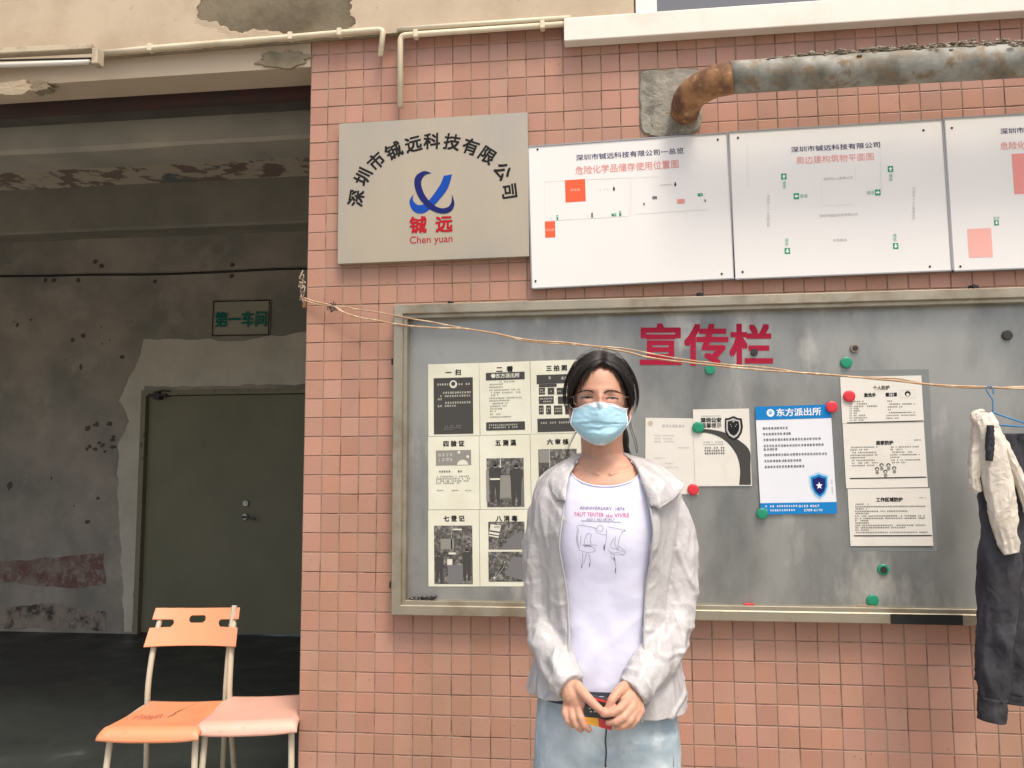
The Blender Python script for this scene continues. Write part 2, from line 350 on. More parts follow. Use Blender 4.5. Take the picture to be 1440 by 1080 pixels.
    def scrawl(s, u0, u1, v, hgt, m, seed=0, dens=.85):
        """a line of characters too small to read: each a few strokes"""
        rnd = random.Random(seed * 131 + int(u0 * 997) + int(v * 7919)); cw = hgt * s.h / s.w * 1.04; u = u0
        while u < u1 - cw * .5:
            if rnd.random() < dens:
                x0, x1_ = u + cw * .08, u + cw * .90
                for k in range(rnd.choice((3, 3, 3))):
                    vv = v - hgt / 2 + hgt * (.12 + .30 * k + rnd.random() * .08); a = rnd.random() * .25
                    s.rect(lerp(x0, x1_, a), vv, lerp(x0, x1_, 1 - rnd.random() * .2), vv + hgt * .13, m)
                for _ in range(rnd.choice((1, 2))):
                    a = lerp(x0, x1_, .1 + rnd.random() * .75); s.rect(a, v - hgt * .45, a + cw * .13, v + hgt * .42, m)
            u += cw
        return s
    def finish(s, parent, name='print'):
        if s.mb.f:
            o = s.mb.build(name, s.mats, parent)
            if name == 'print': o['kind'] = 'stuff'
            return o
# ================================================================== SETTING
ZF = 0.0
tag(MB().box(-60, -80, -.3, 60, -.02, 0).build('ground', M['ground']), kind='structure')
tag(MB().box(-7, -.02, -.3, 6, 4.2, .004).build('interior_floor', M['floor_in']), kind='structure')
tag(MB().box(-7, .10, 3.90, 6, 4.2, 4.05).build('ceiling', M['inbeam']), kind='structure')
mbw = MB(); mbw.box(-7, .1, 0, -6.85, 4.0, 3.9); tag(mbw.build('interior_side_wall', M['inwall']), kind='structure')
mbw = MB(); mbw.box(5.85, .3, 0, 6, 4.0, 3.9); tag(mbw.build('interior_end_wall', M['inwall']), kind='structure')
# ---- tiled wall: grout body, cement patch, tiles
wall = empty('tiled_wall', (1.4, 0, 0), 'pink square-tiled wall pier carrying the plaque and the notice board', 'wall')
MB().box(.0, .003, 0, 3.6, .28, 3.30).build('wall_core', M['grout'], wall)
rects = [((.12, 2.17), (.88, 2.715)), ((.90, 2.05), (3.3, 2.60)), ((.385, .84), (2.93, 1.965)), ((1.32, 2.64), (1.54, 2.86)), ((1.06, 2.95), (3.6, 3.4))]
def tile_geo(seed):
    r = random.Random(seed); g = .0015 + r.random() * .0006; w2 = TP / 2 - g; h2 = TR_ / 2 - g; b = .0018; t = .0022
    j = [(r.random() - .5) * .0010 for _ in range(8)]
    vs = [(-w2 + j[0], .003, -h2 + j[1]), (w2 + j[2], .003, -h2 + j[3]), (w2 + j[4], .003, h2 + j[5]), (-w2 + j[6], .003, h2 + j[7])]
    top = []
    for (x, y, z) in vs: top.append((x * (1 - b / w2), -t + .003, z * (1 - b / h2)))
    mid = [(x, -t + .003 + b * .55, z) for x, y, z in vs]
    allv = vs + mid + top
    f = [(8, 9, 10, 11)]
    for a in range(4):
        c = (a + 1) % 4; f += [(a, c, 4 + c, 4 + a), (4 + a, 4 + c, 8 + c, 8 + a)]
    return allv, f
tvars = []
for s_ in range(6):
    vs, fs = tile_geo(s_); me = bpy.data.meshes.new('tile'); me.from_pydata(vs, [], fs); me.materials.append(M['tile']); tvars.append((me, vs, fs))
cells = []
for j in range(-4, 42):
    for i in range(0, 49):
        x = (i + .5) * TP; z = Z0 - (j + .5) * TR_
        if z < .03 or z > 3.27: continue
        if abs(x - 1.428) < .10 and abs(z - 2.75) < .105: continue
        hid = any(a[0] < x < b_[0] and a[1] < z < b_[1] for a, b_ in rects)
        p = V((x, 0, z)) - CAM; dpt = p.dot(FX); px = 720 + FPX * p.dot(RX) / dpt; py = 540 - FPX * p.dot(UX) / dpt
        vis = (not hid) and -10 < px < 1450 and -10 < py < 1090 and not (745 < px < 970 and 500 < py)
        cells.append((not vis, p.length, x, z))
cells.sort()
stuff = MB(); trn = random.Random(3)
for n_, (inv, dist, x, z) in enumerate(cells):
    me, vs, fs = tvars[trn.randrange(6)]
    rx, rz_, ry = (trn.random() - .5) * .022, (trn.random() - .5) * .022, (trn.random() - .5) * .006; oy = trn.random() * .0010; ox = (trn.random() - .5) * .0008
    mtx = Matrix.Translation((x + ox, -oy, z + ox)) @ Matrix.Rotation(rx, 4, 'X') @ Matrix.Rotation(rz_, 4, 'Z') @ Matrix.Rotation(ry, 4, 'Y')
    if n_ < 300:
        o = bpy.data.objects.new('tile', me); COL.objects.link(o); o.parent = wall
        o.matrix_local = Matrix.Translation(-wall.location) @ mtx
    else: stuff.add([mtx @ V(v) for v in vs], fs)
tag(stuff.build('tile_cladding', M['tile'], wall), kind='stuff')
# side (reveal) tiles of the pier, one narrow column facing the doorway
# cement patch round the pipe hole
def blob(cx, cz, rx, rz_, y0, y1, n=40, rough=.12, seed=1, square=.5):
    vs = []
    for k in range(n):
        a = 2 * math.pi * k / n; c, s_ = math.cos(a), math.sin(a)
        q = (abs(c) ** (2 + square * 6) + abs(s_) ** (2 + square * 6)) ** (-1 / (2 + square * 6))
        q *= 1 + rough * nz((c * 1.3, s_ * 1.3, seed), 2.2)
        vs.append((cx + rx * q * c, cz + rz_ * q * s_))
    mb = MB(); V2 = [V((x, y1, z)) for x, z in vs] + [V((lerp(x, cx, .06), y0, lerp(z, cz, .06))) for x, z in vs]
    inn = [V((lerp(x, cx, .5), y0 - .002 * nz((x, z, 3), 40), lerp(z, cz, .5))) for x, z in vs]
    V2 += inn + [V((cx, y0, cz))]
    f = [(k, (k + 1) % n, n + (k + 1) % n, n + k) for k in range(n)] + [(n + k, n + (k + 1) % n, 2 * n + (k + 1) % n, 2 * n + k) for k in range(n)] + [(2 * n + k, 2 * n + (k + 1) % n, 3 * n) for k in range(n)]
    return mb.add(V2, f)
blob(1.430, 2.752, .118, .128, -.0085, .003, 60, .08, 4, 1.6).build('cement_patch', M['cement'], wall)
blob(1.435, 2.665, .085, .06, -.012, .003, 40, .25, 9, .2).build('cement_patch', M['cement'], wall)

# ---- cream lintel over the doorway and the beam above with peeled paint
lint = empty('lintel', (-2.5, .1, 2.985), 'cream painted lintel over the open doorway, chipped at its corner', 'lintel')
mb = MB()
N_ = 60
mb.box(-6.8, .0, 2.985, -.002, .16, 3.30)
mb.build('lintel_body', M['cream2'], lint)
blob(-.115, 3.022, .11, .034, -.008, .002, 46, .5, 12, .1).build('bare_plaster_patch', M['plaster'], lint)
blob(-1.305, 2.965, .085, .03, -.022, .03, 30, .3, 5, .5).build('loose_plaster_chunk', M['cream2'], lint)
blob(-1.19, 2.972, .05, .022, -.01, .03, 30, .5, 15, .2).build('bare_plaster_patch', M['plaster'], lint)
beam = empty('upper_beam', (-2, -.05, 3.06), 'cream upper beam with a large patch of peeled paint above the doorway corner', 'beam')
YB = -.038
def bedge(x): return 3.060 + .020 * smooth01((x + 1.4) / 1.8) + .004 * nz((x, 0, 0), 9) + .002 * nz((x, 3, 0), 40)
mb = MB(); n = 160
xs = [lerp(-6.8, 1.302, i / n) for i in range(n + 1)]
for i, x in enumerate(xs):
    zb = bedge(x)
    for (y, z) in ((.01, zb + .012), (YB + .012, zb), (YB, zb + .012), (YB, 4.2), (.01, 4.2)): mb.v.append(V((x, y, z)))
for i in range(n):
    for k in range(4): mb.f.append((i * 5 + k, (i + 1) * 5 + k, (i + 1) * 5 + k + 1, i * 5 + k + 1)); mb.m.append(0)
mb.f += [(0, 1, 2, 3, 4), tuple(n * 5 + k for k in (4, 3, 2, 1, 0))]; mb.m += [0, 0]
smooth_by_angle(mb.build('bare_plaster', M['plaster'], beam), 50)
# paint skin with a hole where it has peeled
def inpatch(x, z):
    q = ((x + .13) / .34, (z - 3.215) / .125)
    d = q[0] ** 2 + q[1] ** 2 + (.35 * (x + .13) / .34 * (z - 3.2) / .11) + .42 * nz((x, z, 0), 7) + .12 * nz((x, z, 5), 30)
    if x > -.1: d = min(d, ((x - .05) / .15) ** 2 + ((z - 3.12) / .06) ** 2 + .3 * nz((x, z, 1), 12))
    return d < .95
mb = MB(); cs = .004; x0, x1, z1 = -1.45, 1.30, 3.34
nx = int((x1 - x0) / cs); nzc = int((z1 - 3.04) / cs); idx = {}
def vid(i, j, back):
    k = (i, j, back)
    if k not in idx:
        x = x0 + i * cs; zb = bedge(x) + .001; z = zb + (z1 - zb) * j / nzc
        near = sum(1 for dx in (-2, 0, 2) for dz in (-2, 0, 2) if inpatch(x + dx * cs, z + dz * cs))
        lift = .0 if near == 0 else .0035 * near / 9
        jx = .0015 * nz((x, z, 2), 150)
        idx[k] = len(mb.v); mb.v.append(V((x + jx, YB - (.0005 if back else .0028 + lift), z + jx)))
    return idx[k]
keep = [[not inpatch(x0 + (i + .5) * cs, 3.05 + (z1 - 3.05) * (j + .5) / nzc) for j in range(nzc)] for i in range(nx)]
for i in range(nx):
    for j in range(nzc):
        if not keep[i][j]: continue
        mb.f.append((vid(i, j, 0), vid(i + 1, j, 0), vid(i + 1, j + 1, 0), vid(i, j + 1, 0))); mb.m.append(0)
        for di, dj, a, b_ in ((-1, 0, (i, j + 1), (i, j)), (1, 0, (i + 1, j), (i + 1, j + 1)), (0, -1, (i, j), (i + 1, j)), (0, 1, (i + 1, j + 1), (i, j + 1))):
            ii, jj = i + di, j + dj
            if ii < 0 or jj < 0 or ii >= nx or jj >= nzc or not keep[ii][jj]:
                mb.f.append((vid(*a, 0), vid(*b_, 0), vid(*b_, 1), vid(*a, 1)) if False else (vid(*b_, 0), vid(*a, 0), vid(*a, 1), vid(*b_, 1))); mb.m.append(0)
mb.build('paint_skin', M['cream'], beam)
mb = MB(); mb.box(-6.8, YB - .0028, 3.062, -1.449, YB - .0004, 4.2); mb.box(-1.449, YB - .0028, 3.341, 1.30, YB - .0004, 4.2); mb.build('paint_skin', M['cream'], beam)

# ---- white sill and window above the boards
sill = tag(MB().box(1.030, -.060, 2.992, 3.7, -.004, 3.085, 0, .004).build('window_sill_band', M['sillw']), 'long white painted sill band under the grey window at top right', 'sill')
win = empty('window', (2.0, 0, 3.04), 'grey glazed window with white frame above the long sill band', 'window')
mb = MB(); mb.box(1.305, -.045, 3.086, 1.385, -.002, 4.0); mb.box(3.5, -.045, 3.086, 3.6, -.002, 4.0); mb.box(1.385, -.045, 3.9, 3.5, -.002, 4.0); mb.build('window_frame', M['white'], win)
mb = MB(); mb.box(1.385, -.03, 3.086, 3.5, -.015, 3.9); mb.build('pane', M['winglass'], win)
mb = MB(); mb.box(2.33, -.04, 3.086, 2.36, -.03, 3.9); mb.build('mullion', M['white'], win)
MB().box(1.30, .28, 3.30, 3.6, .3, 4.2).build('wall_backing', M['inwall'], win)
MB().box(0, .012, 3.301, 1.302, .28, 4.2).build('beam_core', M['cream'], beam)

# ---- interior beams
def intbeam(label, y0, y1, z0, z1, m, extra=None):
    mb = MB(); n = 120
    prof = ((y0, z1), (y0, z0 + .02), (y0 + .012, z0), (y1, z0), (y1, z1))
    for i in range(n + 1):
        x = lerp(-6.8, 5.8, i / n)
        for k, (y, z) in enumerate(prof): mb.v.append(V((x, y + .006 * nz((x, z, k), 3), z + .006 * nz((x, y, k), 2.5))))
    for i in range(n):
        for k in range(4): mb.f.append((i * 5 + k, (i + 1) * 5 + k, (i + 1) * 5 + k + 1, i * 5 + k + 1)); mb.m.append(0)
    o = mb.build('ceiling_beam', m); return tag(o, label, 'beam', 'concrete beams under the workshop ceiling')
intbeam('smooth grey-brown concrete beam nearest the doorway, just below the rolling shutter', .60, .85, 2.936, 3.9, M['inbeam'])
intbeam('concrete beam with peeling limewash along its lower edge, second from the doorway', 1.90, 2.25, 3.352, 3.9, M['peel'])
intbeam('dark concrete beam against the back wall above the thin cable', 3.20, 3.43, 3.318, 3.9, M['inbeam'])
# rolling shutter rolled up behind the lintel
sh = empty('rolling_shutter', (-2, .25, 2.98), 'rolled up dark metal shutter behind the lintel with a maroon bottom rail', 'shutter')
M['shut'] = mat('shutter_grey', (.10, .095, .08), .6, var=(4, (.07, .066, .056), .4, .6)); M['shutr'] = mat('shutter_maroon', (.085, .035, .03), .6, var=(5, (.06, .04, .035), .4, .6))
mb = MB(); mb.box(-6.8, .24, 3.03, -.0, .50, 3.6); mb.build('shutter_box', M['shut'], sh)
MB().box(-6.8, .255, 2.975, -.0, .29, 3.03).build('bottom_rail', M['shutr'], sh)
for x in (-.62, -.42):
    MB().box(x - .004, .235, 3.035, x + .004, .24, 3.075).build('hook_mark', M['pvc'], sh)

# ---- back wall of the workshop with door, skim coat, stains
YW = 3.43
bw = empty('workshop_wall', (-2, YW, 0), 'dim stained plaster wall at the back of the workshop with the olive door', 'wall')
mb = MB(); DX0, DX1, DZ = -2.735, -.90, 2.0
mb.box(-6.85, YW, 0, DX0, YW + .2, 3.9); mb.box(DX0, YW, DZ, DX1, YW + .2, 3.9); mb.box(DX1, YW, 0, 5.85, YW + .2, 3.9)
mb.build('plaster', M['inwall'], bw)
def skim(pts, y, m, name):
    mb = MB(); n = len(pts); out = []
    for k in range(n):
        a, b_ = pts[k], pts[(k + 1) % n]; L = max(1, int(math.hypot(b_[0] - a[0], b_[1] - a[1]) / .02))
        for q in range(L):
            x, z = lerp(a[0], b_[0], q / L), lerp(a[1], b_[1], q / L); out.append((x + .022 * nz((x, z, 0), 8) + .008 * nz((x, z, 4), 30), z + .022 * nz((x, z, 7), 8)))
    bm = bmesh.new(); vv = [bm.verts.new((x, y, z)) for x, z in out]; f = bm.faces.new(vv)
    ret = bmesh.ops.extrude_face_region(bm, geom=[f]); bmesh.ops.translate(bm, verts=[v for v in ret['geom'] if isinstance(v, bmesh.types.BMVert)], vec=(0, .006, 0))
    bmesh.ops.triangulate(bm, faces=bm.faces[:]); bmesh.ops.recalc_face_normals(bm, faces=bm.faces[:])
    mb.bm(bm); return mb.build(name, m, bw)
skim([(-2.735, 2.42), (-2.5, 2.44), (-1.9, 2.40), (-1.3, 2.46), (-.6, 2.45), (-.6, 2.03), (-2.72, 2.03), (-2.735, .02), (-2.80, .02), (-2.90, 1.0), (-2.93, 1.55), (-2.83, 1.75), (-2.93, 1.93), (-2.80, 2.2)], YW - .005, M['inpatch'], 'skim_coat')
skim([(-3.9, .58), (-3.4, .62), (-3.02, .66), (-2.99, .40), (-3.3, .36), (-3.9, .40)], YW - .004, M['stain'], 'maroon_band')
skim([(-6, .60), (-4.6, .62), (-3.9, .58), (-3.9, .42), (-5, .38), (-6, .40)], YW - .004, M['stain'], 'maroon_band')
rs = random.Random(5)
skim([(-6, .20), (-4.6, .24), (-3.9, .20), (-3.4, .24), (-2.99, .17), (-2.96, .03), (-6, .03)], YW - .004, M['damp'], 'damp_band')
M['fleck'] = mat('brown_fleck', (.105, .075, .06), .9)
mb = MB()
for k in range(22):
    x = -4.2 + rs.random() * 1.45; z = .8 + rs.random() * 1.9; r = .005 + rs.random() ** 3 * .020
    b2 = blob(x, z, r, r * (.7 + rs.random()), YW - .004, YW, 10, .5, k, .0); mb.add(b2.v, b2.f)
for (px, py) in ((102, 478), (117, 472), (172, 502), (134, 368), (143, 374), (327, 372), (326, 388), (64, 394), (76, 394), (110, 394), (218, 396)):
    q = W(px, py, YW); b2 = blob(q.x, q.z, .02, .02, YW - .004, YW, 10, .4, px, 0); mb.add(b2.v, b2.f)
for k in range(14):
    q = W(120 + rs.random() * 40, 590 + rs.random() * 45, YW); b2 = blob(q.x, q.z, .012 + rs.random() * .02, .01 + rs.random() * .012, YW - .004, YW, 10, .5, k + 99, 0); mb.add(b2.v, b2.f)
mb.build('chips', M['fleck'], bw)
# door
MB().box(DX0 + .045, YW + .035, .012, DX1 - .045, YW + .075, DZ - .045, 0, .004).build('door', M['door'], bw); door = [o for o in bw.children if o.name.startswith('door')][0]
M['jamb'] = mat('door_frame_paint', (.21, .195, .125), .6, var=(20, (.08, .07, .05), .6, .7, 8))
mb = MB(); mb.box(DX0, YW - .012, 0, DX0 + .042, YW + .1, DZ); mb.box(DX1 - .042, YW - .012, 0, DX1, YW + .1, DZ); mb.box(DX0, YW - .010, DZ - .042, DX1, YW + .1, DZ + .002); mb.build('door_frame', M['jamb'], bw)
q = W(344, 708, YW); mb = MB(); mb.disc((q.x, 0, q.z), .026, YW + .015, YW + .035, 16); mb.disc((q.x, 0, q.z), .012, YW + .008, YW + .016, 12); mb.build('lock_cylinder', M['chrome'], door)
q = W(343, 727, YW); mb = MB(); mb.disc((q.x, 0, q.z), .026, YW + .015, YW + .035, 16); mb.tube([(q.x, YW + .02, q.z), (q.x, YW - .03, q.z), (q.x + .03, YW - .04, q.z), (q.x + .115, YW - .04, q.z - .012)], .009, 8); mb.build('handle', M['chrome'], door)
q = W(222, 556, YW); mb = MB(); mb.box(q.x - .07, YW - .03, q.z - .012, q.x + .09, YW + .034, q.z + .012, 0, .003); mb.box(q.x - .02, YW - .035, q.z - .035, q.x + .03, YW + .03, q.z + .03, 0, .004); mb.tube([(q.x, YW - .03, q.z + .02), (q.x + .06, YW - .05, q.z + .035), (q.x + .12, YW - .02, q.z + .03)], .006, 6); mb.build('door_closer', M['black'], door)
# room sign
S = Sheet((301, 424), (381, 422), (379, 472), (299, 473), YW - .012)
M['signbg'] = mat('room_sign_plate', (.33, .31, .235), .6)
sg = S.body('room_sign', M['signbg'], None, t=.01, n=1); tag(sg, 'small room sign with green characters and thin black border above the olive door', 'sign')
S.layer = 40; e = .018
for r_ in ((0, 0, 1, e * 1.6), (0, 1 - e * 1.6, 1, 1), (0, 0, e, 1), (1 - e, 0, 1, 1)): S.rect(*r_, I['ink'])
S.nl(); I['sg'] = flat('sign_green', (.012, .16, .125))
S.text('第一车间', .5, .54, .42, I['sg'], width=.90, weight=.02, align='c')
S.finish(sg, 'lettering')
# cable across the back wall
pts = [W(x, y, YW - .02) for x, y in ((-40, 389), (60, 388), (130, 386.5), (215, 386), (300, 383), (380, 379), (440, 377.5), (520, 374))]
o = MB().tube([V(p) for p in catmull([tuple(p) for p in pts], 40)], .009, 6).build('cable', M['black'], None, True); tag(o, 'thin black cable strung straight across the back wall above the room sign', 'cable')

# ---- conduits and lamp
def conduit(pts, r, label, extra=()):
    P3 = [V(p) for p in pts]; root = empty('conduit', P3[0], label, 'conduit', 'yellowed plastic conduits under the cream beam')
    MB().tube(P3, r, 10).build('pipe', M['pvc'], root, True)
    for c in extra:
        c = V(c); MB().box(c.x - .009, c.y - r - .004, c.z - r - .004, c.x + .009, c.y + r + .003, c.z + r + .004, 0, .003).build('clip', M['pvc'], root)
    return root
YC = -.045
def Wc(px, py): return W(px, py, YC)
def bendpts(a, b_, c, r=.03, n=6):
    a, b_, c = V(a), V(b_), V(c); d1 = (a - b_).normalized(); d2 = (c - b_).normalized(); out = [a]
    for k in range(n + 1):
        t = k / n; out.append((b_ + d1 * r) * (1 - t) ** 2 + b_ * 2 * t * (1 - t) + (b_ + d2 * r) * t ** 2)
    return out + [c]
conduit([Wc(143, 75), Wc(212, 68), Wc(300, 61), Wc(400, 53), Wc(480, 46)] + bendpts(Wc(500, 44.5), Wc(539, 41.5), Wc(535, 79), .022)[1:], .0115,
        'yellowed conduit running from the tube lamp to a short bent down end', [Wc(212, 68), Wc(409, 52), Wc(478, 46.5)])
conduit(bendpts(Wc(563, 150), Wc(563, 50), Wc(800, 33.5), .025), .0115, 'yellowed conduit dropping down the tiles beside the plaque, lower of two', [Wc(585, 49), Wc(763, 36.5)])
conduit([Wc(559, 41.5), Wc(680, 33), Wc(802, 25)], .0095, 'straight yellowed conduit tucked under the cream beam, upper of two', [])
lamp = empty('tube_lamp', W(0, 90, -.12), 'old dusty fluorescent tube lamp fixed under the cream beam at top left', 'lamp')
a, b_ = W(-120, 81, -.12), W(133, 68, -.12)
M['dusty'] = mat('dusty_lamp_body', (.50, .42, .30), .8, var=(12, (.28, .22, .15), .5, .7, 8), bump=(60, .5, .002))
L0, L1 = a, b_
def obox(a, b_, w_, h_, m, name, par, bev=.002):
    d = b_ - a; L = d.length; mb = MB().box(0, -w_ / 2, -h_ / 2, L, w_ / 2, h_ / 2, 0, bev)
    ang = math.atan2(d.z, d.x); mt = Matrix.Translation(a) @ Matrix.Rotation(-ang, 4, 'Y')
    mb.v = [mt @ v for v in mb.v]; return mb.build(name, m, par)
obox(L0, L1, .045, .022, M['dusty'], 'housing', lamp)
z_ = V((0, 0, -.030)); MB().tube([W(-120, 96, -.13), W(0, 92, -.13), W(126, 87.5, -.13)], .011, 12).build('lamp_tube', M['tubeglass'], lamp, True)
q = W(137, 82, -.13); MB().box(q.x - .013, -.15, q.z - .030, q.x + .013, -.105, q.z + .035, 0, .004).build('end_cap', M['dusty'], lamp)
MB().tube([W(-120, 86, -.125), W(0, 85, -.125), W(128, 82, -.125)], .004, 6).build('wire', M['black'], lamp)

# ---- rusty pipe with elbow
pipe = empty('water_pipe', (1.43, 0, 2.74), 'thick grey weathered pipe with a rusty elbow entering the tiled wall', 'pipe')
hc = W(963, 158, 0); PR = .056; yp = -.215
hz = hc.z; 
ax = V((1.60, yp, 0)); zz = W(1012, 110, yp).z; zr = W(1440, 85, yp).z
P_el = [V((hc.x, .06, hz)), V((hc.x, -.01, hz)), V((hc.x, -.07, hz + .003))]
cxp = hc.x
for k in range(1, 9):
    t = k / 8 * math.pi / 2; P_el.append(V((cxp + .145 * (1 - math.cos(t)), -.07 - .145 * math.sin(t), lerp(hz, zz, k / 8))))
el_end = P_el[-1]
MB().tube(P_el, [PR * .98] * 3 + [PR * 1.0] * 6 + [PR * 1.03, PR * 1.04], 28, jitter=.02).build('elbow', M['rust'], pipe, True)
npp = 60; pts = [V((lerp(el_end.x - .005, 3.7, k / npp), yp, lerp(el_end.z, zr + (zr - zz) * (1.05 / 1.03), k / npp))) for k in range(npp + 1)]
MB().tube(pts, [PR * (1 + .012 * nz((k, 0, 0), .31)) for k in range(npp + 1)], 28, jitter=.02).build('straight_pipe', M['galv'], pipe, True)
mb = MB(); rd = random.Random(11)
for k in range(3400):
    t = rd.random() ** .75; x = lerp(1.72, 3.6, t); f = (x - pts[0].x) / (pts[-1].x - pts[0].x); zc = lerp(pts[0].z, pts[-1].z, f)
    a = math.radians(97 + rd.gauss(0, 20)); hgt = rd.random() ** 2 * .017 * smooth01((x - 1.7) / .4) * (1 + .8 * nz((x, 0, 0), 6))
    c = V((x, yp - math.cos(a) * (PR + hgt), zc + math.sin(a) * (PR + hgt))); r = .003 + rd.random() * .006
    bm = bmesh.new(); bmesh.ops.create_icosphere(bm, subdivisions=1, radius=r)
    sc = V((1 + rd.random() * 1.4, .7 + rd.random() * .6, .4 + rd.random() * .4))
    for v in bm.verts: v.co = V((v.co.x * sc.x, v.co.y * sc.y, v.co.z * sc.z)) + c
    mb.bm(bm)
tag(mb.build('dry_leaf_litter', M['debris'], pipe), kind='stuff')
# ================================================================== SIGNS AND BOARDS
def K(ox, oy, s): return lambda x, y: (ox + x / s, oy + y / s)
def uv(S, px, py):
    p = W(px, py, S.Y) - S.c; return (p.dot(S.U) / S.w + .5, p.dot(S.Vv) / S.h + .5)
def tp(S, t, c, hpx, m, wpx=None, weight=0, rot=0, align='c'):
    """text centred on photo point c, glyph height and line width in photo pixels"""
    k = (W(c[0] + 1, c[1], S.Y) - W(c[0], c[1], S.Y)).length; u, v = uv(S, *c)
    S.text(t, u, v, hpx * k / S.h, m, None if wpx is None else wpx * k / S.w, weight, rot, align)
def rp(S, a, b_, m):
    u0, v0 = uv(S, *a); u1, v1 = uv(S, *b_); S.rect(u0, v0, u1, v1, m)
def pp(S, pts, m): S.poly([uv(S, *p) for p in pts], m)
def sp(S, pts, wd, m): S.stroke([uv(S, *p) for p in pts], wd, m)
def scr(S, a, b_, hpx, m, seed=0, dens=.85):
    u0, v0 = uv(S, *a); u1, v1 = uv(S, *b_); k = (W(a[0] + 1, a[1], S.Y) - W(a[0], a[1], S.Y)).length
    S.scrawl(u0, u1, (v0 + v1) / 2, hpx * k / S.h, m, seed, dens)

# ---- company plaque
S = Sheet((476, 174), (742, 158), (744, 360), (476, 371), -.034)
root = empty('company_plaque', S.P(.5, 1), 'brushed metal company plaque with arched black characters and blue swoosh emblem', 'sign')
S.body('plate', M['plaque'], root, t=.030, n=1)
k = K(460, 150, 4.8)
chars = '深圳市铖远科技有限公司'
pos = [(198, 618, -80), (243, 475, -62), (333, 370, -42), (450, 300, -26), (583, 254, -11), (707, 235, 2), (843, 241, 12), (968, 272, 22), (1083, 330, 36), (1183, 437, 54), (1230, 570, 84)]
for ch, (x, y, r) in zip(chars, pos): tp(S, ch, k(x, y), 21.5, I['ink'], weight=.022, rot=math.radians(r))
def cr(pts, n=30): return catmull([tuple(k(*p)) for p in pts], n)
def band(S, A, B, m):
    """filled band between two polylines"""
    A = [uv(S, *p) for p in cr(A)]; B = [uv(S, *p) for p in cr(B)]; n = len(A)
    S.mb.add([S.P(u, v, S.dy()) for u, v in A + B], [(i, i + 1, n + i + 1, n + i) for i in range(n - 1)], S.mi(m))
S.nl(); band(S, [(845, 457), (815, 550), (760, 625), (690, 697), (630, 722), (578, 700), (556, 640), (583, 592)], [(788, 467), (765, 525), (725, 585), (680, 640), (640, 663), (605, 660), (580, 630), (583, 592)], I['rblue'])
S.nl(); band(S, [(707, 450), (655, 435), (600, 468), (590, 530), (620, 615), (690, 690), (770, 722), (835, 708), (860, 655), (843, 592)], [(707, 450), (668, 458), (640, 490), (637, 535), (662, 600), (712, 658), (770, 686), (820, 675), (840, 640), (843, 592)], I['dblue'])
tp(S, '铖', k(614, 800), 22, I['red'], weight=.026); tp(S, '远', k(790, 793), 22, I['red'], weight=.026)
tp(S, 'Chen yuan', k(702, 893), 13, I['red'], wpx=60, weight=.0)
S.finish(root, 'lettering')

# ---- three white aluminium boards
def board(TL, TR, BR, BL, label, screws):
    S = Sheet(TL, TR, BR, BL, -.030); root = empty('safety_board', S.P(.5, 1), label, 'board', 'white safety boards above the notice case')
    S.body('panel', M['white'], root, t=.026, n=1)
    mb = MB(); t = .0045; a, b_, c, d = S.P(0, 0), S.P(1, 0), S.P(1, 1), S.P(0, 1)
    def strip(p, q, nx_, nz_):
        n_ = V((nx_, 0, nz_)) * t; vs = [p, q, q + n_, p + n_]; y0, y1 = S.Y - .003, S.Y + .025
        vs = [V((v.x, y0, v.z)) for v in vs] + [V((v.x, y1, v.z)) for v in vs]
        mb.add(vs, [(0, 1, 2, 3), (7, 6, 5, 4), (0, 4, 5, 1), (1, 5, 6, 2), (2, 6, 7, 3), (3, 7, 4, 0)])
    strip(a, b_, 0, 1); strip(d, c, 0, -1); strip(a, d, -1, 0); strip(b_, c, 1, 0)
    mb.build('edge_trim', M['trimgrey'], root)
    for s_ in screws:
        u, v = uv(S, *s_); p = S.P(u, v); MB().disc((p.x, 0, p.z), .0042, S.Y - .002, S.Y + .001, 10).build('screw', M['black'], root)
    return S, root
k = K(730, 170, 4.5)
S, root = board((745, 207), (1024, 187.5), (1030, 391), (747, 405), 'white board titled in red with two orange rectangles, between plaque and second board', [k(117, 181), k(1257, 119), k(1282, 968), k(104, 1014)])
rp(S, k(290, 376), k(422, 508), I['orange']); rp(S, k(163, 638), k(230, 736), I['orange'])
tp(S, '深圳市铖远科技有限公司一总览', k(698, 212), 8.4, I['navy'], wpx=151, weight=.006)
tp(S, '危险化学品储存使用位置图', k(680, 294), 11.5, I['fred'], wpx=145, weight=.004)
for pl in ([(160, 385), (290, 378)], [(422, 372), (700, 360)], [(700, 360), (700, 600)], [(712, 600), (712, 362), (880, 352)], [(160, 385), (163, 632)], [(163, 632), (430, 618), (700, 602)], [(432, 590), (432, 618)], [(1200, 560), (740, 590)]):
    sp(S, [k(*p) for p in pl], .0016, I['lline'])
S.nl()
tp(S, '危化品', k(355, 437), 3.6, I['wred'], wpx=13); tp(S, '危化品', k(196, 690), 3.6, I['wred'], wpx=11)
def stick(S, c, h, m):
    x, y = c; sp(S, [(x, y - h * .5), (x, y + h * .1)], .005, m); pp(S, [(x - h * .22, y - h * .05), (x, y - h * .3), (x + h * .22, y - h * .05), (x + h * .15, y + h * .45), (x, y + h * .2), (x - h * .15, y + h * .45)], m)
for c in ((600, 432), (988, 404)): stick(S, k(*c), 6.5, I['ink'])
for a, b_ in (((500, 435), (570, 431)), ((890, 408), (962, 402)), ((188, 617), (210, 616))): scr(S, k(*a), k(*b_), 2.0, I['lgrey'], 3, .5)
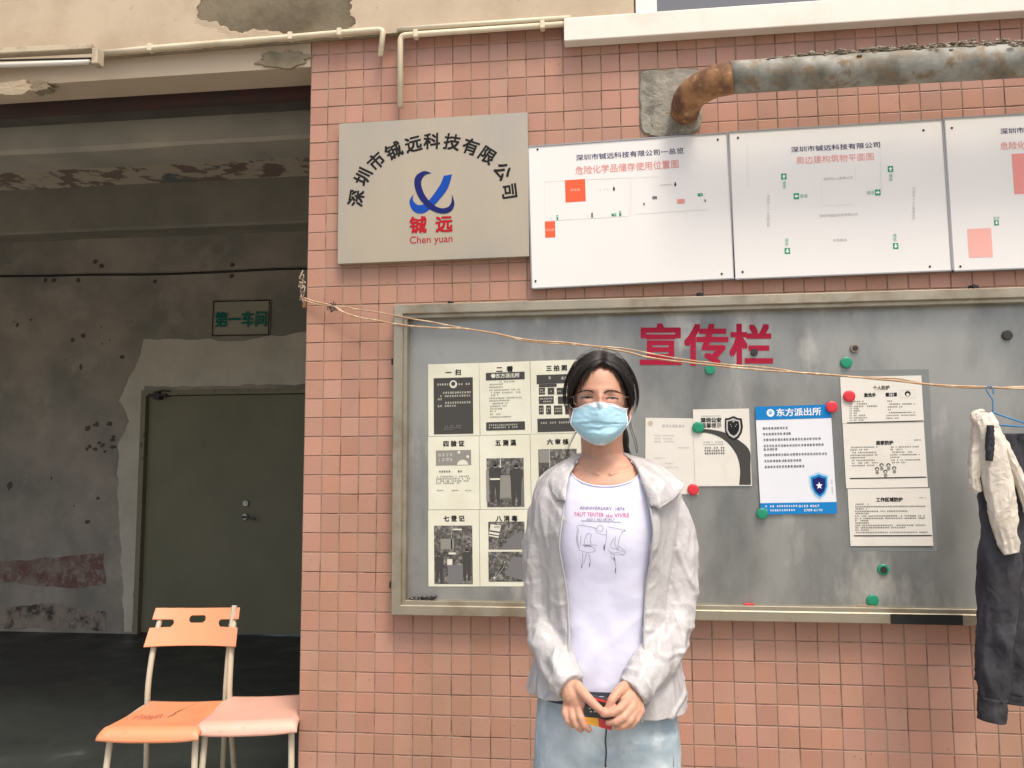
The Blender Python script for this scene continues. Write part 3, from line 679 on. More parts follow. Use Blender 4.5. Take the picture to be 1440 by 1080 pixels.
for x, y, w_, h_ in ((242, 612, 12, 30), (462, 597, 12, 30), (600, 594, 30, 14), (640, 587, 14, 30), (858, 486, 30, 16), (1146, 468, 32, 16)): rp(S, k(x - w_ / 2, y - h_ / 2), k(x + w_ / 2, y + h_ / 2), I['green'] if x not in (462, 858) else I['grey'])
S.nl()
for x, y in ((242, 605), (605, 594), (640, 580), (1150, 468)): S_ = k(x, y); rp(S, (S_[0] - .7, S_[1] - .7), (S_[0] + .7, S_[1] + .7), I['white'])
for x, y in ((791, 527), (1177, 505)): rp(S, k(x - 5, y - 8), k(x + 5, y + 8), I['grey'])
rp(S, k(1000, 497), k(1048, 507), I['fred']); rp(S, k(1000, 511), k(1048, 521), I['fred'])
S.finish(root)
k = K(1020, 150, 3.4286)
S, root = board((1028, 187.3), (1326, 167.8), (1336, 380.5), (1032, 391), 'white board with green evacuation arrows along its sides, middle of the three boards', [k(61, 150), k(955, 114), k(986, 771), k(83, 797)])
tp(S, '深圳市铖远科技有限公司', k(530, 196), 8.2, I['navy'], wpx=125, weight=.006)
tp(S, '周边建构筑物平面图', k(527, 251), 11, I['fred'], wpx=109, weight=.0)
tp(S, '深圳市xxx有限公司', k(543, 346), 4.2, I['lgrey'], wpx=41); tp(S, '深圳市铖远科技有限公司', k(545, 523), 4.4, I['lgrey'], wpx=54); tp(S, '本栋建筑', k(552, 644), 4.2, I['lgrey'], wpx=20)
def vert(S, t, c, hpx, step, m):
    for i, ch in enumerate(t): tp(S, ch, (c[0], c[1] + (i - (len(t) - 1) / 2) * step), hpx, m)
vert(S, '深圳市xxx有限公司', k(207, 503), 4, 4.6, I['lgrey']); vert(S, '深圳市xxx有限公司', k(908, 468), 4, 4.6, I['lgrey'])
def arrow(S, c, s_, d):
    x, y = c; rp(S, (x - s_ / 2, y - s_ / 2), (x + s_ / 2, y + s_ / 2), I['green']); S.nl()
    q = s_ * .36; D = {'u': (0, -1), 'd': (0, 1), 'l': (-1, 0), 'r': (1, 0)}[d]; n_ = (-D[1], D[0])
    P = lambda a, b_: (x + D[0] * a * q + n_[0] * b_ * q, y + D[1] * a * q + n_[1] * b_ * q)
    pp(S, [P(1, 0), P(0, 1), P(0, -1)], I['white']); pp(S, [P(0, .38), P(-1, .38), P(-1, -.38), P(0, -.38)], I['white']); S.layer -= 1
for x, y, d in ((282, 337, 'u'), (796, 301, 'u'), (342, 432, 'l'), (735, 414, 'r'), (299, 696, 'd'), (821, 672, 'd')): arrow(S, k(x, y), 8, d)
I['green2'] = flat('ink_green_soft', (.20, .46, .34))
vert(S, '通道', k(284, 378), 5, 5.4, I['green2']); vert(S, '通道', k(797, 342), 5, 5.4, I['green2']); vert(S, '通道', k(295, 653), 5, 5.4, I['green2']); vert(S, '通道', k(817, 630), 5, 5.4, I['green2'])
tp(S, '通道', k(377, 431), 5.4, I['green2']); tp(S, '通道', k(700, 415), 5.4, I['green2'])
for pl in ([(105, 180), (110, 400)], [(745, 160), (752, 420)], [(465, 370), (465, 480), (625, 470)], [(625, 280), (628, 360)]): sp(S, [k(*p) for p in pl], .0014, I['lline'])
S.finish(root)
S, root = board((1330, 167.5), (1640, 149), (1656, 369), (1340, 380), 'white board with faded pink blocks, rightmost of the three and cut by the photo edge', [k(1092, 103), k(1133, 771)])
rp(S, k(1380, 228), k(1700, 408), I['fred']); rp(S, k(1166, 590), k(1290, 724), I['forange']); arrow(S, k(1307, 560), 7, 'd')
tp(S, '深圳市铖远科技有限公司', k(1324 + 214, 108), 8.6, I['navy'], wpx=125, weight=.006); tp(S, '危险化学品储存使用位置图', k(1324 + 245, 178), 11.5, I['fred'], wpx=143, weight=.004)
tp(S, '通道', k(1306, 537), 4.4, I['green2'])
S.finish(root)

# ---- notice case
nb = empty('notice_board', (1.66, 0, .824), 'long steel framed notice board headed with three big red characters', 'notice board')
FX0, FX1, FZ0, FZ1 = .369, 2.95, .824, 1.984
prof = [(0, .0), (0, -.060), (.003, -.063), (.034, -.063), (.037, -.060), (.038, -.050), (.050, -.050), (.052, -.047), (.052, -.004)]
crn = lambda d: [(FX0 + d, FZ0 + d), (FX1 - d, FZ0 + d), (FX1 - d, FZ1 - d), (FX0 + d, FZ1 - d)]
for s_ in range(4):
    mb = MB(); e = (s_ + 1) % 4
    for d, y in prof:
        a, b_ = crn(d)[s_], crn(d)[e]; mb.v += [V((a[0], y, a[1])), V((b_[0], y, b_[1]))]
    for i in range(len(prof) - 1): mb.f.append((2 * i, 2 * i + 1, 2 * i + 3, 2 * i + 2)); mb.m.append(0)
    mb.f.append(tuple(range(0, 2 * len(prof), 2))); mb.f.append(tuple(range(1, 2 * len(prof), 2))[::-1]); mb.m += [0, 0]
    mb.build('frame_rail', M['steel'], nb)
MB().box(FX0 + .01, -.012, FZ0 + .01, FX1 - .01, -.002, FZ1 - .01).build('back_panel', M['steelback'], nb)
q0, q1 = W(1252, 862, -.063), W(1354, 878, -.063)
MB().box(q0.x, -.0665, FZ0 + .001, q1.x, -.0635, FZ0 + .035).build('black_tape', M['black'], nb)
for px, py, sx, sz in ((634, 426, .010, .007), (984, 413, .012, .010), (1368, 401, .014, .010)):
    q = W(px, py, -.03); MB().box(q.x - sx, -.045, FZ1 + .001, q.x + sx, -.02, FZ1 + sz * 1.6, 0, .002).disc((q.x - sx * .3, 0, FZ1 + sz), sz * .7, -.052, -.044, 10).build('bolt', M['black'], nb)
for px, py in ((550, 509), (547, 822)):
    q = W(px, py, -.03); MB().box(FX0 - .012, -.045, q.z - .012, FX0 - .001, -.02, q.z + .012, 0, .002).build('bolt', M['black'], nb)
YP = -.0125
S = Sheet((900, 458), (1086, 458), (1086, 514), (900, 514), YP); 
for ch, x in zip('宣传栏', (929, 993, 1056)):
    T = Sheet((x - 30, 456), (x + 30, 456), (x + 30, 516), (x - 30, 516), YP); tp(T, ch, (x, 486), 57, I['crim'], weight=.022); T.finish(nb, 'red_character')
def magnet(px, py, r, colr, label, dome=.0003, Y=YP - .001, ring=None, cat='magnet', grp='round magnets on the notice board'):
    q = W(px, py, Y - .01); mb = MB(); mb.disc((q.x, 0, q.z), r, Y - .007, Y, 24, 0, dome)
    o = mb.build('magnet', M[colr], None); smooth_by_angle(o, 40); tag(o, label, cat, grp)
    if ring:
        mb = MB(); mb.disc((q.x, 0, q.z), r * .62, Y - .0085, Y - .0074, 18, 0, 0); mb.build('inset', M[ring], o)
    return o
M['mgreen'] = mat('green_magnet', (.01, .24, .13), .35); M['mred'] = mat('red_magnet', (.62, .03, .045), .35); M['mblack'] = mat('dark_magnet', (.025, .022, .02), .4)
magnet(1191, 509.5, .0205, 'mgreen', 'green magnet with nothing under it, just above the personal protection sheet')
magnet(999, 519, .0185, 'mgreen', 'green magnet under the first-to-last gap of the red characters, crossed by the wire')
magnet(982, 601, .021, 'mgreen', 'green magnet where two overlapping sheets meet', Y=YP - .006)
magnet(975, 688.5, .0205, 'mred', 'red magnet on the lower corner of the pale letter sheet', Y=YP - .004)
magnet(1170.5, 572, .0205, 'mred', 'red magnet on the top right corner of the blue headed poster', Y=YP - .009)
magnet(1072.5, 722.5, .020, 'mgreen', 'green magnet on the bottom left corner of the blue headed poster', Y=YP - .009)
magnet(1195, 557, .021, 'mred', 'red magnet on the top left of the personal protection sheet', Y=YP - .004)
magnet(1243, 801.5, .0195, 'mgreen', 'green magnet with a dark centre below the work area sheet', ring='mblack')
magnet(1228, 845, .0205, 'mgreen', 'green magnet at the bottom rail of the notice board')
magnet(1061, 495, .013, 'mblack', 'small black knob on the last red character', cat='knob', grp='knobs on the notice board')
magnet(1203, 489.5, .0165, 'steel', 'steel ringed knob above the green magnet at the right', ring='mblack', cat='knob', grp='knobs on the notice board')
magnet(1418, 471, .0175, 'mblack', 'large dark knob in the top right part of the notice board', cat='knob', grp='knobs on the notice board')
mb = MB(); q = W(1046, 848, -.03)
mb.box(q.x, -.04, FZ0 + .0525, q.x + .035, -.02, FZ0 + .057, 0, .001); tag(mb.build('red_scrap', M['mred']), 'thin red scrap lying on the bottom rail right of the person', 'scrap')
q = W(1213, 848, -.03); mb = MB(); mb.tube([V((q.x - .02, -.03, FZ0 + .054)), V((q.x, -.034, FZ0 + .059)), V((q.x + .016, -.03, FZ0 + .054)), V((q.x + .045, -.034, FZ0 + .053))], .002, 6); tag(mb.build('twist_of_wire', M['wire']), 'short twist of wire lying beside the lowest green magnet', 'wire')
mb = MB(); rr_ = random.Random(2)
for t in range(26):
    x = .425 + rr_.random() * .09; mb.tube([V((x, -.02 - rr_.random() * .02, FZ0 + .0535)), V((x + rr_.random() * .03, -.02 - rr_.random() * .02, FZ0 + .058 + rr_.random() * .006))], .002 + rr_.random() * .002, 5)
tag(mb.build('leaf_litter', M['mblack']), 'dark crumbs and twigs in the lower left corner of the notice board', 'litter', kind='stuff')

# ---- nine aged sheets
colsx = (602, 674.4, 746.3, 818); rowsy = ((512, 614, 717, 825), (510, 612.5, 716.5, 825), (507.5, 610.5, 716, 825), (505, 609, 715.5, 825))
def gsheet(c, r, label):
    g = .35; S = Sheet((colsx[c] + g, rowsy[c][r] + g), (colsx[c + 1] - g, rowsy[c + 1][r] + g), (colsx[c + 1] - g, rowsy[c + 1][r + 1] - g), (colsx[c] + g, rowsy[c][r + 1] - g), YP - .0008 - .0003 * ((c + r) % 2))
    o = S.body('notice_sheet', M['paper'], None, t=.0006, n=1); tag(o, label, 'notice', 'grey-green numbered sheets in three rows')
    return S, o
kA = K(590, 495, 6.17); kB = K(590, 650, 5.4)
def title(S, t, c, w_): tp(S, t, c, 7.6, I['ink'], wpx=w_, weight=.03)
S, o = gsheet(0, 0, 'numbered sheet 一扫 with a dark printed panel, top left of the nine'); title(S, '一  扫', kA(292, 178), 21)
rp(S, kA(122, 228), kA(467, 708), I['dk']); S.nl()
scr(S, kA(150, 282), kA(250, 282), 3.2, I['cream'], 1); scr(S, kA(335, 278), kA(440, 278), 3.2, I['cream'], 2)
u, v = uv(S, *kA(293, 280)); S.ell(u, v, .075, .055, I['cream']); S.nl(); S.ell(u, v - .006, .042, .03, I['dk'])
for i, (a, b_) in enumerate(((200, 440), (155, 440), (155, 220), (200, 440), (155, 330))): scr(S, kA(a, 352 + i * 29), kA(b_, 352 + i * 29), 3.2, I['cream'], i)
for i, (a, b_) in enumerate(((210, 370), (210, 370), (210, 290))): scr(S, kA(a, 640 + i * 17), kA(b_, 640 + i * 17), 2, I['mid'], i + 9)
S.finish(o)
S, o = gsheet(1, 0, 'numbered sheet 二看 with a dark header bar and lines of small print'); title(S, '二  看', kA(738, 150), 23)
rp(S, kA(575, 182), kA(913, 236), I['dk']); rp(S, kA(578, 610), kA(916, 674), I['dk']); S.nl()
tp(S, '东方派出所', kA(765, 205), 6, I['cream'], wpx=33, weight=.02); u, v = uv(S, *kA(640, 207)); S.ell(u, v, .045, .03, I['cream'])
for i, (a, b_) in enumerate(((690, 820), (605, 720), (605, 735), (605, 870), (605, 880), (605, 690), (605, 890), (605, 785), (605, 800), (610, 755), (610, 720), (610, 660), (610, 710), (610, 800))): scr(S, kA(a, 257 + i * 23.5), kA(b_, 257 + i * 23.5), 2.1, I['grey'], i)
for i in range(2): scr(S, kA(600, 632 + i * 22), kA(850, 632 + i * 22), 2.6, I['cream'], i + 4)
S.finish(o)
S, o = gsheet(2, 0, 'numbered sheet 三拍照 with dark flow chart boxes, top right of the nine'); title(S, '三 拍 照', kA(1190, 140), 29)
rp(S, kA(1015, 200), kA(1350, 268), I['dk']); rp(S, kA(1022, 580), kA(1350, 688), I['dk'])
for (x0, y0, x1, y1) in ((1035, 280, 1190, 302), (1035, 312, 1090, 368), (1112, 312, 1170, 368), (1190, 312, 1248, 368), (1035, 386, 1165, 448), (1200, 386, 1300, 448), (1035, 465, 1078, 540), (1098, 465, 1142, 540), (1165, 465, 1240, 540), (1262, 465, 1320, 540)): rp(S, kA(x0, y0), kA(x1, y1), I['dk'])
S.nl()
scr(S, kA(1085, 225), kA(1170, 225), 4.6, I['cream'], 1); scr(S, kA(1225, 225), kA(1300, 225), 4.6, I['cream'], 2); scr(S, kA(1050, 612), kA(1330, 612), 3, I['cream'], 3)
for (x, y, b_) in ((1042, 330, 1084), (1042, 350, 1084), (1118, 340, 1164), (1196, 340, 1242), (1045, 405, 1155), (1055, 430, 1145), (1042, 490, 1072), (1042, 515, 1072), (1104, 490, 1136), (1104, 515, 1136), (1172, 490, 1234), (1172, 515, 1234)): scr(S, kA(x, y), kA(b_, y), 2.4, I['cream'], x)
S.finish(o)
S, o = gsheet(0, 1, 'numbered sheet 四验证 with a dark banner above small print, middle row left'); title(S, '四 验 证', kA(298, 795), 29)
rp(S, kA(142, 855), kA(448, 980), I['mid']); S.nl(); scr(S, kA(160, 893), kA(275, 893), 5, I['cream'], 4, 1); scr(S, kA(160, 935), kA(275, 935), 5, I['cream'], 5, 1)
u, v = uv(S, *kA(375, 960)); S.poly([(u + .11 * math.cos(a * .3142), v + .03 - .07 * math.sin(a * .3142)) for a in range(11)], I['cream'])
for x, y in ((342, 870), (418, 907)): u, v = uv(S, *kA(x, y)); S.ell(u, v, .028, .02, I['cream'])
scr(S, kB(145, 70), kB(330, 70), 3.2, I['ink'], 6)
for i, (a, b_) in enumerate(((130, 375), (125, 390), (125, 375), (125, 310))): scr(S, kB(a, 108 + i * 17), kB(b_, 108 + i * 17), 2.3, I['grey'], i)
for a in (130, 245, 345): scr(S, kB(a, 214), kB(a + 50, 214), 1.8, I['grey'], a)
S.finish(o)
M['photo'] = mat('grey_photo_print', (.085, .08, .072), .6, var=(55, (.26, .25, .22), .46, .64, 6), var2=(90, (.03, .03, .028), .5, .62, 4))
def person2(S, x, y, h, a, b_):
    """tiny standing printed figure, x,y = feet in photo px"""
    u, v = uv(S, x, y); H = h / 100.0 * .93; 
    def P(dx, dy): q = uv(S, x + dx * h, y - dy * h); return q
    S.poly([P(-.10, 0), P(-.03, 0), P(0, .42), P(.04, 0), P(.11, 0), P(.12, .5), P(.15, .80), P(.05, .86), P(-.05, .86), P(-.15, .80), P(-.12, .5)], a); S.nl()
    u, v = uv(S, x, y - .91 * h); S.ell(u, v, .028 * h / 40, .020 * h / 40, b_, 12); S.ell(u, v + .012 * h / 40, .022 * h / 40, .012 * h / 40, I['cream'], 10); S.layer -= 1
S, o = gsheet(1, 1, 'numbered sheet 五测温 with a grey photo of two people, middle sheet of the nine'); title(S, '五 测 温', kA(748, 788), 29)
rp(S, kB(508, -28), kB(797, 338), M['photo']); S.nl()
rp(S, kB(505, 60), kB(530, 300), I['mid']); rp(S, kB(600, 100), kB(695, 270), I['mid']); rp(S, kB(610, -25), kB(618, 80), I['cream']); rp(S, kB(752, 120), kB(796, 330), I['grey']); S.nl()
person2(S, *kB(575, 305), 58, I['dk'], I['dk']); person2(S, *kB(735, 330), 62, I['dk'], I['dk']); S.nl(); S.nl(); rp(S, kB(537, 122), kB(612, 134), I['cream']); sp(S, [kB(580, 60), kB(640, 40)], .006, I['dk'])
S.finish(o)
S, o = gsheet(2, 1, 'numbered sheet 六审核 with a grey photo, half behind the person'); title(S, '六 审 核', kA(1200, 780), 30)
rp(S, kA(1030, 845), kA(1370, 1180), M['photo']); S.nl(); rp(S, kA(1035, 850), kA(1125, 960), I['mid']); rp(S, kA(1125, 845), kA(1132, 1000), I['cream'])
S.finish(o)
S, o = gsheet(0, 2, 'numbered sheet 七登记 with a tall grey photo, bottom left of the nine'); title(S, '七 登 记', kB(262, 428), 29)
rp(S, kB(110, 482), kB(405, 925), M['photo']); S.nl(); rp(S, kB(160, 580), kB(262, 660), I['mid']); rp(S, kB(238, 482), kB(248, 660), I['mid']); rp(S, kB(215, 780), kB(330, 920), I['grey']); rp(S, kB(250, 505), kB(320, 515), I['cream']); S.nl(); rp(S, kB(210, 735), kB(250, 780), I['cream']); rp(S, kB(222, 685), kB(275, 700), I['cream']); person2(S, *kB(360, 900), 48, I['dk'], I['dk']); person2(S, *kB(150, 915), 44, I['dk'], I['dk'])
S.finish(o)
S, o = gsheet(1, 2, 'numbered sheet 八消毒 with two grey photos one above the other, bottom row'); title(S, '八 消 毒', kB(662, 428), 30)
rp(S, kB(522, 452), kB(800, 662), M['photo']); rp(S, kB(522, 680), kB(800, 907), M['photo']); S.nl(); pp(S, [kB(540, 470), kB(620, 480), kB(600, 575), kB(525, 560)], I['cream']); pp(S, [kB(620, 660), kB(700, 560), kB(790, 520), kB(795, 660)], I['grey']); pp(S, [kB(650, 860), kB(700, 720), kB(795, 720), kB(795, 900)], I['grey']); S.nl()
pp(S, [kB(530, 515), kB(612, 528), kB(610, 538), kB(528, 525)], I['dk']); pp(S, [kB(528, 542), kB(606, 556), kB(604, 562), kB(526, 550)], I['dk']); scr(S, kB(552, 490), kB(604, 492), 2.6, I['dk'], 2)
for i in range(6): pp(S, [kB(560 + i * 12, 880 - i * 16), kB(630 + i * 4, 800 - i * 10), kB(634 + i * 4, 806 - i * 10), kB(566 + i * 12, 888 - i * 16)], I['cream'])
S.finish(o)
S, o = gsheet(2, 2, 'numbered sheet at the bottom right of the nine, hidden behind the person'); rp(S, (760, 740), (812, 815), M['photo']); S.finish(o)

# ---- other papers
kC = K(900, 560, 7.2)
S = Sheet(kC(55, 198), kC(580, 205), kC(604, 975), kC(52, 960), YP - .0016, .002)
o = S.body('letter_sheet', M['paperw'], None, t=.0006); tag(o, 'pale letter sheet half behind the shoulder, held by a red magnet', 'notice')
scr(S, kC(222, 282), kC(445, 278), 4.4, I['lgrey'], 3)
for i in range(3): scr(S, kC(145, 377 + i * 31), kC(205, 377 + i * 31), 2.2, I['lgrey'], i); scr(S, kC(230, 377 + i * 31), kC(348, 377 + i * 31), 2.2, I['lgrey'], i + 7)
scr(S, kC(380, 500), kC(490, 500), 2.2, I['lgrey'], 3); scr(S, kC(145, 606), kC(255, 606), 2.0, I['lgrey'], 5); scr(S, kC(250, 660), kC(340, 660), 1.8, I['lgrey'], 6); scr(S, kC(250, 700), kC(380, 700), 1.8, I['lgrey'], 6)
M['smudge'] = mat('brown_smudge', (.52, .43, .34), .8); u, v = uv(S, *kC(105, 255)); S.ell(u, v, .05, .035, M['smudge'])
S.finish(o)
S = Sheet(kC(533, 115), kC(1103, 103), kC(1132, 888), kC(560, 890), YP - .0030, .002)
o = S.body('police_notice', M['paperw'], None, t=.0006); tag(o, 'black and cream security notice with a shield badge and a sweeping black band', 'notice')
def arc(cx, cy, rx, ry, a0, a1, n): return [(cx + rx * math.cos(lerp(a0, a1, i / n)), cy - ry * math.sin(lerp(a0, a1, i / n))) for i in range(n + 1)]
oc = catmull([(570, 312), (700, 315), (850, 345), (1000, 425), (1108, 530), (1118, 700), (1122, 876)], 40)
ic = catmull([(570, 350), (680, 352), (800, 390), (900, 465), (980, 580), (1012, 720), (1003, 876)], 40)
A = [uv(S, *kC(*p)) for p in oc]; B = [uv(S, *kC(*p)) for p in ic]; n = len(A)
S.mb.add([S.P(u, v, S.dy()) for u, v in A + B], [(i, i + 1, n + i + 1, n + i) for i in range(n - 1)], S.mi(I['dk']))
tp(S, '深圳公安', kC(718, 222), 6.6, I['ink'], wpx=29, weight=.03); tp(S, '温馨提示', kC(722, 276), 6.6, I['ink'], wpx=28, weight=.012)
scr(S, kC(615, 180), kC(815, 180), 1.4, I['grey'], 1)
for i in range(2): scr(S, kC(640, 444 + i * 24), kC(850, 444 + i * 24), 1.6, I['grey'], i)
for i in range(3): scr(S, kC(650, 502 + i * 28), kC(852, 502 + i * 28), 3.1, I['ink'], i + 3, .95)
S.nl(); sh_ = [(860, 205), (900, 200), (945, 180), (990, 200), (1030, 205), (1042, 290), (1030, 350), (1000, 400), (952, 428), (895, 395), (862, 340), (858, 280)]
pp(S, [kC(*p) for p in sh_], I['ink']); S.nl(); pp(S, [kC(945 + (x - 948) * .8, 300 + (y - 300) * .82) for x, y in sh_], I['lgrey']); S.nl(); pp(S, [kC(945 + (x - 948) * .64, 297 + (y - 300) * .66) for x, y in sh_], I['ink']); S.nl()
def star(S, c, r, m, n=5): pp(S, [(c[0] + r * (1 if i % 2 == 0 else .42) * math.sin(i * math.pi / n), c[1] - r * (1 if i % 2 == 0 else .42) * math.cos(i * math.pi / n)) for i in range(2 * n)], m)
star(S, kC(945, 232), 2.6, I['lgrey'])
for x, y in ((915, 265), (975, 265), (925, 285), (965, 285)): star(S, kC(x, y), 1.0, I['lgrey'])
S.finish(o)
kD = K(1050, 550, 5.687)
S = Sheet(kD(62, 128), kD(660, 105), kD(730, 980), kD(118, 985), YP - .0045, .004)
o = S.body('blue_poster', M['poster'], None, t=.0008); tag(o, 'glossy poster with blue header and footer pinned by a red and a green magnet', 'poster')
S.rect(0, 0, 1, .125, I['blue']); S.rect(0, .895, 1, 1, I['blue']); S.nl()
S.text('东方派出所', .575, .062, .068, I['white'], width=.585, weight=.02, align='c'); S.ell(.20, .062, .052, .036, I['white']); S.nl(); S.ell(.20, .057, .028, .020, I['pale']); S.nl(); star(S, kD(188, 178), 1.6, I['blue'])
S.layer = 1
for i, (v, a, b_) in enumerate(((.205, .08, .42), (.258, .08, .47), (.312, .08, .86), (.368, .08, .88), (.400, .08, .28), (.452, .08, .92), (.508, .08, .58), (.562, .08, .62))): S.scrawl(a, b_, v, .025, I['ink'], i, 1)
# plain emblem oval in place of the printed figure
u, v = .79, .745; shd = [(-1, -.75), (-.5, -.85), (0, -1), (.5, -.85), (1, -.75), (.95, .1), (.6, .65), (0, 1), (-.6, .65), (-.95, .1)]
for sc_, m_ in ((1, 'pale'), (.84, 'blue'), (.66, 'dblue')): S.poly([(u + .125 * a_ * sc_, v + .125 * b2_ * sc_) for a_, b2_ in shd], I[m_]); S.nl()
S.poly([(u + .045 * (1 if i % 2 == 0 else .42) * math.sin(i * math.pi / 5), v - .035 * (1 if i % 2 == 0 else .42) * math.cos(i * math.pi / 5)) for i in range(10)], I['white'])
S.layer = 1
S.scrawl(.06, .50, .925, .020, I['white'], 3); S.text('8123 4567', .64, .928, .026, I['white'], width=.27, weight=.01, align='c')
S.scrawl(.06, .50, .963, .020, I['white'], 5); S.text('2709 6110', .69, .966, .026, I['white'], width=.24, weight=.01, align='c')
for i in range(6): S.scrawl(.945, .958, .70 + i * .022, .014, I['red'] if i < 3 else I['grey'], i)
S.finish(o)
kE = K(1170, 500, 6.0); kF = K(1170, 650, 4.906)
S = Sheet((1182, 520), (1306, 520), (1318, 775), (1192, 775), YP - .0002); o = S.body('plastic_sleeve', M['film'], None, t=.0006, n=1); tag(o, 'smoky clear plastic sleeve behind the three protection sheets', 'sleeve')
kids = None
def tri(TL, TR, BR, BL, Y, label, build):
    S = Sheet(TL, TR, BR, BL, Y, .0015); o = S.body('protection_sheet', M['paperw'], None, t=.0006); tag(o, label, 'notice', 'three protection sheets one below the other'); build(S); S.finish(o)
def b1(S):
    tp(S, '个人防护', kE(415, 272), 6, I['ink'], wpx=23, weight=.015); tp(S, '勤洗手', kE(320, 334), 5.6, I['ink'], wpx=16, weight=.03); tp(S, '戴口罩', kE(500, 330), 5.6, I['ink'], wpx=16, weight=.03)
    sp(S, [kE(580, 295), kE(700, 290), kE(700, 355), kE(580, 358), kE(580, 295)], .001, I['lgrey']); u, v = uv(S, *kE(638, 322)); S.ell(u, v, .036, .032 * S.asp * 1.1, I['ink'], 14); S.nl(); u, v = uv(S, *kE(638, 330)); S.ell(u, v, .02, .02 * S.asp, I['cream'], 12); S.layer -= 1
    for i, b_ in enumerate((270, 300, 385, 220, 240, 225, 275, 290, 260)): scr(S, kE(145, 388 + i * 19.5), kE(165, 388 + i * 19.5), 2.0, I['grey'], i, 1); scr(S, kE(180, 388 + i * 19.5), kE(b_, 388 + i * 19.5), 2.3, I['ink'], i)
    for i, (a, b_) in enumerate(((465, 510), (480, 700), (455, 590), (470, 515), (480, 705), (455, 700), (455, 570))): scr(S, kE(a, 385 + i * 24), kE(b_, 383 + i * 24), 2.2, I['ink'], i)
    sp(S, [kE(125, 568), kE(770, 551)], .0035, I['ink'])
def b2(S):
    tp(S, '居家防护', kE(443, 736), 5.8, I['ink'], wpx=24, weight=.03); scr(S, kE(690, 712), kE(750, 712), 2, I['grey'], 2)
    for i, (a, b_) in enumerate(((160, 390), (150, 310), (165, 390), (150, 390), (150, 280), (165, 365), (165, 395), (150, 360))): scr(S, kE(a, 775 + i * 22), kE(b_, 772 + i * 22), 2.1, I['ink'], i)
    for i, (a, b_) in enumerate(((495, 735), (490, 590), (495, 685), (490, 735), (490, 570), (495, 740), (490, 630))): scr(S, kE(a, 772 + i * 22), kE(b_, 768 + i * 22), 2.1, I['ink'], i + 20)
    for x, y in ((380, 962), (418, 930), (476, 930), (525, 955), (450, 985)):
        u, v = uv(S, *kE(x, y)); S.ell(u, v - .01, .026, .024 * S.asp, I['ink'], 12); S.nl(); S.ell(u, v - .004, .015, .015 * S.asp, I['cream'], 10); S.layer -= 1; S.ell(u, v + .045, .022, .022 * S.asp, I['mid'], 10)
    sp(S, [kE(150, 1037), kE(795, 1025)], .0035, I['ink'])
def b3(S):
    tp(S, '工作区域防护', kF(395, 258), 6, I['ink'], wpx=37, weight=.03); scr(S, kF(600, 244), kF(650, 244), 1.8, I['grey'], 2)
    rows = ((160, 250), (158, 638), (160, 250), (155, 520), (160, 250), (155, 640), (155, 640), (158, 260), (160, 258), (160, 640), (160, 500), (160, 262), (162, 655))
    for i, (a, b_) in enumerate(rows): scr(S, kF(a, 290 + i * 16.2), kF(b_, 288 + i * 16.2), 2.3, I['ink'], i + 40, .92)
    sp(S, [kF(150, 507), kF(688, 505)], .0035, I['ink'])
tri(kE(62, 180), kE(752, 170), kE(775, 560), kE(92, 575), YP - .0016, 'top protection sheet headed 个人防护 with a red magnet on it', b1)
tri(kE(90, 575), kE(775, 560), kE(806, 1110), kE(118, 1120), YP - .0016, 'middle protection sheet headed 居家防护 with a ring of small printed faces', b2)
tri(kF(107, 185), kF(672, 178), kF(700, 577), kF(127, 577), YP - .0024, 'bottom protection sheet headed 工作区域防护 filled with small print', b3)

# ================================================================== WIRE, HANGER, CLOTHES
def WY(px, py):
    """wire runs away from the wall towards the right"""
    Y = -.02
    for _ in range(4):
        p = W(px, py, Y); Y = lerp(-.015, -.33, min(1, max(0, p.x / 2.4)))
    return p
wr = empty('drying_wire', WY(428, 431), 'twisted old copper wire strung as a clothes line across the notice board', 'wire')
def wire(pts, r=.0021, name='strand'):
    P3 = [tuple(WY(*p)) for p in pts]; c = catmull(P3, len(pts) * 6)
    c = [V(p) + V((0, 0, .0016 * nz(p, 14))) for p in c]
    MB().tube(c, r, 6).build(name, M['wire'], wr, True)
wire([(427, 419), (445, 425), (468, 430), (485, 440), (507, 446.6), (534, 451.6), (567, 457), (611, 460.7), (656, 462.7), (700, 469.7), (746, 478.5), (809, 483.5), (877.5, 494), (915, 503), (977, 511), (1065, 520), (1140, 525), (1227, 532.5), (1315, 541), (1390, 544.5), (1440, 546), (1560, 546), (1700, 540)], .0033)
wire([(427, 422), (450, 429), (484, 431), (505, 435.5), (535, 439.5), (571, 446.6), (611, 453.6), (648, 461), (690, 468), (746, 480.5), (809, 485), (877, 490), (946, 503), (1015, 512), (1084, 517.5), (1140, 526), (1227, 531), (1265, 533), (1320, 542.5), (1390, 546), (1440, 543.5), (1560, 547), (1700, 541)], .0026)
rr_ = random.Random(8)
kn = MB()
for c_ in range(9):
    x0_, y0_ = 464 + rr_.random() * 9, 428 + rr_.random() * 5; pts = [tuple(WY(x0_ + rr_.uniform(-6, 6), y0_ + rr_.uniform(-6, 8))) for _ in range(4)]; kn.tube([V(p) for p in catmull(pts, 12)], .0016, 5)
kn.build('knot', M['black'], wr, True)
kn = MB()
for c_ in range(8):
    y0_ = 388 + c_ * 5; pts = [V((-.012, -.002, W(430, y0_, 0).z)) + V((rr_.uniform(-.018, .006), rr_.uniform(-.01, .002), rr_.uniform(-.02, .02))) for _ in range(5)]; kn.tube([V(p) for p in catmull([tuple(p) for p in pts], 18)], .0028, 5)
M['rag'] = mat('pale_string', (.30, .24, .18), .9); kn.build('string_loops', M['rag'], wr, True)
